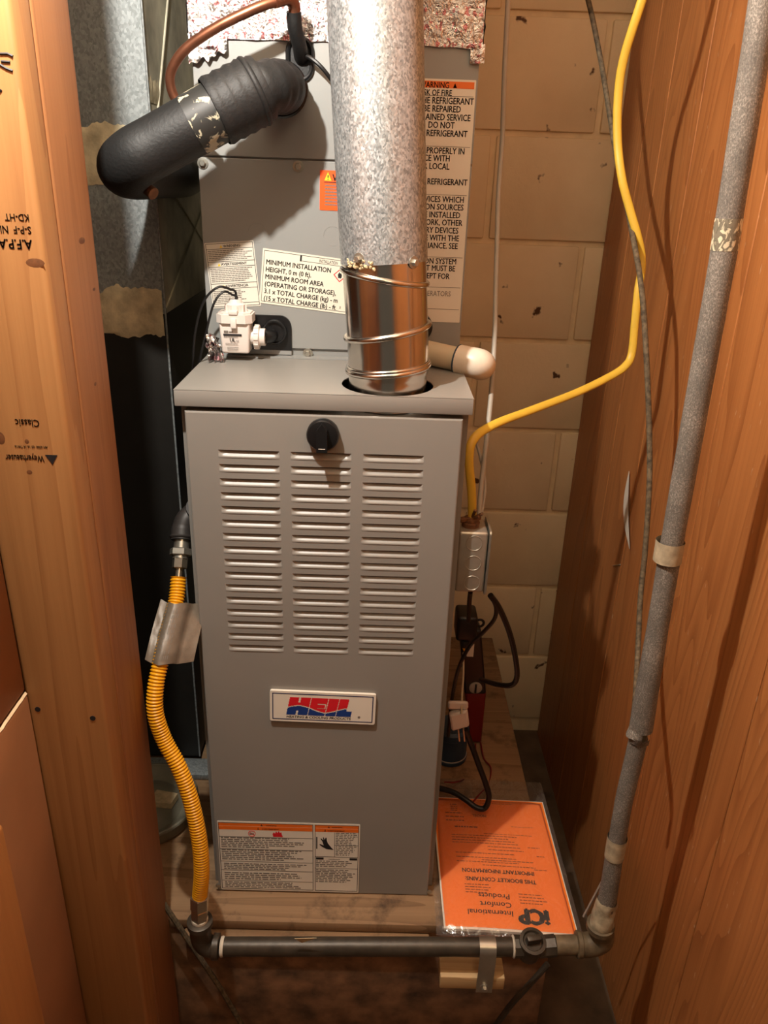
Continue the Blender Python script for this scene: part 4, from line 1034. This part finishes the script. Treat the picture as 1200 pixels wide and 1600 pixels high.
# cords and tester below the box
tag(MB().tube(px_path([(766, 930, .09), (780, 950, .10), (795, 985, .12), (804, 1020, .13), (808, 1055, .14), (800, 1070, .15), (780, 1070, .17), (752, 1062, .24)], 6), .0045, 10).build('black_cord', 'black_cord'), 'thick black cord looping out from the box towards the block wall', 'cord')
tag(MB().tube(px_path([(768, 932, .09), (775, 950, .10), (772, 968, .11), (755, 988, .13), (735, 1008, .15), (718, 1040, .16), (709, 1075, .20), (704, 1110, .225), (700, 1150, .24)], 6), .0032, 10).build('black_cord', 'black_cord'), 'thinner black cord dropping from the box past the red tester', 'cord')
tag(MB().tube(px_path([(735, 925, .07), (733, 945, .1), (732, 970, .2)], 4), .0035, 8).build('black_cord', 'black_cord'), 'short black lead from the box underside into the black plug', 'cord')
tag(MB().tube(px_path([(727, 1140, .2), (737, 1165, .2), (748, 1195, .19), (758, 1222, .18), (764, 1245, .172), (758, 1262, .166), (745, 1262, .168), (728, 1250, .18), (708, 1238, .195), (680, 1230, .21)], 6), .0052, 12).build('black_cord', 'black_cord'), 'thick black cord loop lying on the orange booklet', 'cord')
pg = thing('plug_adapter', 'black plug-in power adapter beside the furnace', 'adapter', tuple(atY(728, 1000, .3)))
a = atY(712, 1003, .27); b = atY(748, 966, .27)
MB().bbox((a.x, .27, a.z), (b.x, .32, b.z), .006, 3).build('adapter_body', 'black_plastic', pg)
MB().bbox((a.x+.01, .266, a.z-.012), (b.x-.012, .30, a.z+.002), .003, 2).build('adapter_neck', 'black_plastic', pg)
MB().torus(Matrix.Translation((b.x+.006, .29, b.z-.022)) @ Matrix.Rotation(math.pi/2, 4, 'X'), .007, .0025, 20, 6).build('strap_loop', 'black_plastic', pg)
yt = .375
ts_ = thing('hand_tester', 'tall black and red hand tester with a pale dial', 'tester', tuple(atZ(742, 1168, 0)))
pp = [(atY(u, v, yt)) for u, v in ((718, 985), (752, 985), (760, 1085), (726, 1085))]
def slab4(q, y0_, y1_, name, mat, par):
    m = MB().add([V((p.x, y0_, p.z)) for p in q]+[V((p.x, y1_, p.z)) for p in q], [(0, 1, 2, 3), (7, 6, 5, 4), (0, 4, 5, 1), (1, 5, 6, 2), (2, 6, 7, 3), (3, 7, 4, 0)])
    bm = bmesh.new(); me = m.mesh(name, mat); bm.from_mesh(me); bmesh.ops.bevel(bm, geom=bm.edges[:], offset=.004, segments=2, profile=.5, affect='EDGES'); bm.to_mesh(me); bm.free()
    o = bpy.data.objects.new(name, me); col.objects.link(o); attach(o, par); return o
slab4(pp, yt, yt+.035, 'upper_body', 'black_plastic', ts_)
q4 = [atY(u, v, yt) for u, v in ((727, 1083), (760, 1083), (752, 1166), (733, 1166))]
for p in q4[2:]: p.z = .001
slab4(q4, yt+.002, yt+.035, 'lower_body', 'red_plastic', ts_)
p = atY(743, 1074, yt); MB().lathe([(.013, 0), (.013, .003), (.011, .004)], 24, axisM(p, (0, -1, 0))).build('dial', 'grey_cable', ts_)
MB().bbox((p.x-.002, yt-.006, p.z-.011), (p.x+.002, yt-.003, p.z+.011), .001, 1).build('dial_pointer', 'black_plastic', ts_)
a = atY(722, 1010, yt); MB().prism([(0, .02), (.006, .010), (.006, -.012), (-.001, 0)], frameM(a, (1, 0, 0), (0, 0, 1)), .001, .003).build('yellow_sticker', 'yellow', ts_)
a = atY(729, 1025, yt); b = atY(741, 1006, yt); MB().box((a.x, yt-.002, a.z), (b.x, yt-.0002, b.z)).build('white_sticker', 'label_white', ts_)
for pts in ([(743, 1162, .37), (742, 1190, .33), (728, 1215, .28), (712, 1222, .25), (695, 1222, .235)], [(751, 1160, .37), (756, 1185, .33), (767, 1200, .30), (763, 1225, .26), (750, 1240, .20), (735, 1258, .172)]):
    MB().tube(px_path(pts, 6), .0016, 7).build('test_lead', 'red_plastic', ts_)
bc = atZ(718, 1160, 0); 
bt = thing('blue_can', 'short blue round can beside the furnace behind the white connector', 'can', (.232, .335, 0))
MB().lathe([(.030, 0), (.034, .002), (.035, .010), (.033, .012), (.033, .060), (.035, .062), (.035, .075), (.030, .080), (.012, .082), (.001, .082)], 36, Matrix.Translation((.232, .335, 0))).build('can_body', 'blue_plastic', bt)
MB().torus(Matrix.Translation((.232, .335, .012)), .0336, .001, 36, 6).build('pale_band', 'grey_cable', bt)
wc = thing('white_connector', 'white plastic connector block hanging on a pale cord', 'connector', tuple(atY(718, 1140, .19)))
q4 = [atY(u, v, .19) for u, v in ((702, 1118), (731, 1111), (734, 1136), (706, 1144))]
slab4(q4, .19, .205, 'connector_body', 'white_plastic', wc)
q4 = [atY(u, v, .195) for u, v in ((700, 1097), (732, 1098), (732, 1110), (700, 1110))]
slab4(q4, .195, .203, 'connector_tab', 'white_plastic', wc)
MB().tube(px_path([(724, 1020, .30), (724, 1055, .26), (722, 1085, .21), (721, 1115, .1885)], 5), .0018, 8).build('pale_cord', 'pvc', wc)
for u in (716, 724): MB().tube([atY(u, 1138, .197), atY(u+2, 1158, .195)], .002, 6).build('prong', 'brass', wc)

# ================================================================== booklet in plastic bag
bo = thing('manual_booklet', 'orange installation booklet in a clear plastic bag lying on the platform', 'booklet', (.30, .08, 0))
BZ = .0075
bl_, br_, tr_, tl_ = atZ(694, 1451, BZ), atZ(905, 1463, BZ), atZ(848, 1253, BZ), atZ(688, 1246, BZ)
tl_ = bl_ + (tr_-br_)*.99; tl_.z = BZ
if tl_.x < .186: tl_.x = .186
if bl_.x < .186: pass
def sheet(u, v, z): 
    p = bl_.lerp(br_, u).lerp(tl_.lerp(tr_, u), v); p.z = z+.0022*math.sin(u*math.pi*1.1+.4)*(.25+.75*(1-v)); return p
m = MB().grid(lambda u, v: sheet(u, v, BZ), 14, 14); m.grid(lambda u, v: sheet(u, v, BZ-.005), 14, 14)
ed_ = [(i/14, 0) for i in range(14)]+[(1, i/14) for i in range(14)]+[(1-i/14, 1) for i in range(14)]+[(0, 1-i/14) for i in range(14)]
k = len(ed_); m.add([sheet(u, v, BZ) for u, v in ed_]+[sheet(u, v, BZ-.005) for u, v in ed_], [(i, (i+1) % k, k+(i+1) % k, k+i) for i in range(k)])
m.build('pages', 'paper', bo)
MB().grid(lambda u, v: sheet(.012+u*.98, .014+v*.98, BZ+.0005), 14, 14).build('orange_cover', 'orange_paper', bo)
# print, read from the far side of the furnace: 180 degrees about
ex_ = (br_-bl_).normalized(); ey_ = (tl_-bl_).normalized(); MBk = frameM(bl_, ex_, (tl_-bl_)); Wb, Hb = (br_-bl_).length, (tl_-bl_).length
def bk_text(txt, u, v, h, sx=1, bold=.0, align='LEFT', mat='ink'):
    P = sheet(u, v, BZ+.0012); o = text('lettering', txt, P, MBk, h, mat, bo, align, sx, bold, math.pi)
    for q in o.data.vertices:
        d = q.co-bl_; uu, vv = d.dot(ex_)/Wb, d.dot(ey_)/Hb; q.co.z = sheet(uu, vv, BZ+.0010).z
    return o
def uv_of(px, py):
    p = atZ(px, py, BZ)-bl_; return p.dot(ex_)/Wb, p.dot(ey_)/Hb
def bkp(txt, px, py, h, sx=1, bold=0, align='LEFT', mat='ink'):
    u, v = uv_of(px, py); return bk_text(txt, u, v, h, sx, bold, align, mat)
bkp('iCP', 857, 1417, .027, .86, .035)
bkp('International', 803, 1421, .0098, 1.02, .004); bkp('Comfort', 801, 1408, .0098, 1.02, .004); bkp('Products', 799, 1395, .0098, 1.02, .004)
bkp('THIS BOOKLET CONTAINS:', 841, 1371, .0078, .86, .012); bkp('IMPORTANT INFORMATION', 839, 1358, .0078, .86, .012)
bkp('MODEL', 770, 1272, .0060, .9, .0); bkp('TABOFSL-YE1', 758, 1292, .0052, .9) if False else None
MT['ink_brown'] = plain('faded_ink', (120, 60, 24), .6)
rl = MB()
def bk_lines(pxa, pxb, pya, pyb, n, th=.0014):
    ua, va = uv_of(pxa, pya); ub, vb = uv_of(pxb, pyb); rnd = random.Random(int(pxa*7+pya))
    for i in range(n):
        v = va+(vb-va)*(i+.5)/n; u = ua; ue = ub-(ub-ua)*.25*rnd.random()
        while u < ue:
            l = rnd.uniform(.012, .04); a = sheet(u, v, BZ+.0009); b = sheet(min(u+l, ue), v, BZ+.0009)
            rl.add([a, b, b+ey_*th, a+ey_*th], [(0, 1, 2, 3)]); u += l+.007
bk_lines(760, 845, 1355, 1340, 0+2); bk_lines(720, 826, 1349, 1330, 3); bk_lines(770, 824, 1329, 1320, 2); bk_lines(715, 822, 1318, 1304, 4); bk_lines(840, 862, 1357, 1353, 1); bk_lines(845, 858, 1336, 1332, 1); bk_lines(832, 852, 1323, 1319, 1)
bk_lines(765, 842, 1304, 1300, 1, .001); bk_lines(808, 845, 1291, 1288, 1, .001); bk_lines(755, 818, 1256, 1253, 1, .001); bk_lines(707, 737, 1285, 1268, 3, .002); bk_lines(715, 727, 1268, 1256, 4, .002); bk_lines(731, 772, 1396, 1380, 4); bk_lines(815, 858, 1410, 1392, 4); bk_lines(720, 760, 1295, 1290, 1, .003)
rl.build('fine_print', 'ink_brown', bo)
# bag
bgo = [atZ(680, 1456, .001), atZ(911, 1469, .001), atZ(842, 1213, .001), atZ(690, 1205, .001)]
bgo[0] = bl_+(bl_-br_)*.06-ey_*.010; bgo[1] = br_+ex_*.008-ey_*.012; bgo[2] = tr_+ex_*.008+ey_*.055; bgo[3] = tl_-ex_*.012+ey_*.055
bgo[3].x = max(bgo[3].x, .184); bgo[0].x = max(bgo[0].x, .176)
def bag(u, v):
    p = bgo[0].lerp(bgo[1], u).lerp(bgo[3].lerp(bgo[2], u), v); ins = 0.06 < u < .955 and .035 < v < .83
    h = .0105 if ins else .004
    p.z = h+.0022*math.sin(u*math.pi*1.1+.4)*(.25+.75*(1-v))*(1 if ins else .6)+.0008*noise.noise(V((u*7, v*9, 1))); return p
MB().grid(bag, 46, 56).build('plastic_bag', 'clear', bo, 80)

# ================================================================== odds and ends
tl_s = MB().grid(lambda u, v: atX(983-4*math.sin(v*3.1)+(u-.5)*(7*math.sin(v*math.pi)+.8)-v*-1.0, 736+v*122, XP-.004)+V((-.002*math.sin(v*math.pi), 0, 0)), 4, 16)
tag(tl_s.build('plastic_strip', 'label_white', None, 60), 'thin white curled plastic strip stuck to the plank wall', 'strip')
stp = MB().tube([atX(958, 884, XP-.002), atX(969, 882, XP-.002)], .0012, 6).build('staple', 'zinc'); tag(stp, 'small bright staple in the plank wall below the white strip', 'staple')
tag(MB().tube([atY(255, 1411, -.074), atY(300, 1478, -.074), atY(345, 1545, -.074), atY(392, 1625, -.074)], .0042, 8).build('drain_tube', 'dusty_cord'), 'thin dirty tube slanting down the platform front on the left', 'tube')
tag(MB().tube(px_path([(856, 1506, -.075), (835, 1530, -.08), (800, 1568, -.09), (768, 1612, -.1)], 5), .0048, 8).build('iron_rod', 'black_iron'), 'thin dark rod slanting down below the gas cock', 'rod')
tag(MB().tube([atY(963, 1310, -.10), atY(945, 1370, -.07), atY(912, 1432, -.06)], .0022, 6).build('pale_wire', 'grey_cable'), 'pale wire slanting from the insulated pipe to the booklet corner', 'wire')

for o in bpy.data.objects:
    if o.name.split('.')[0] in ('fine_print', 'cement_crumbs', 'rule_lines', 'cross_break'): o['kind'] = 'stuff'
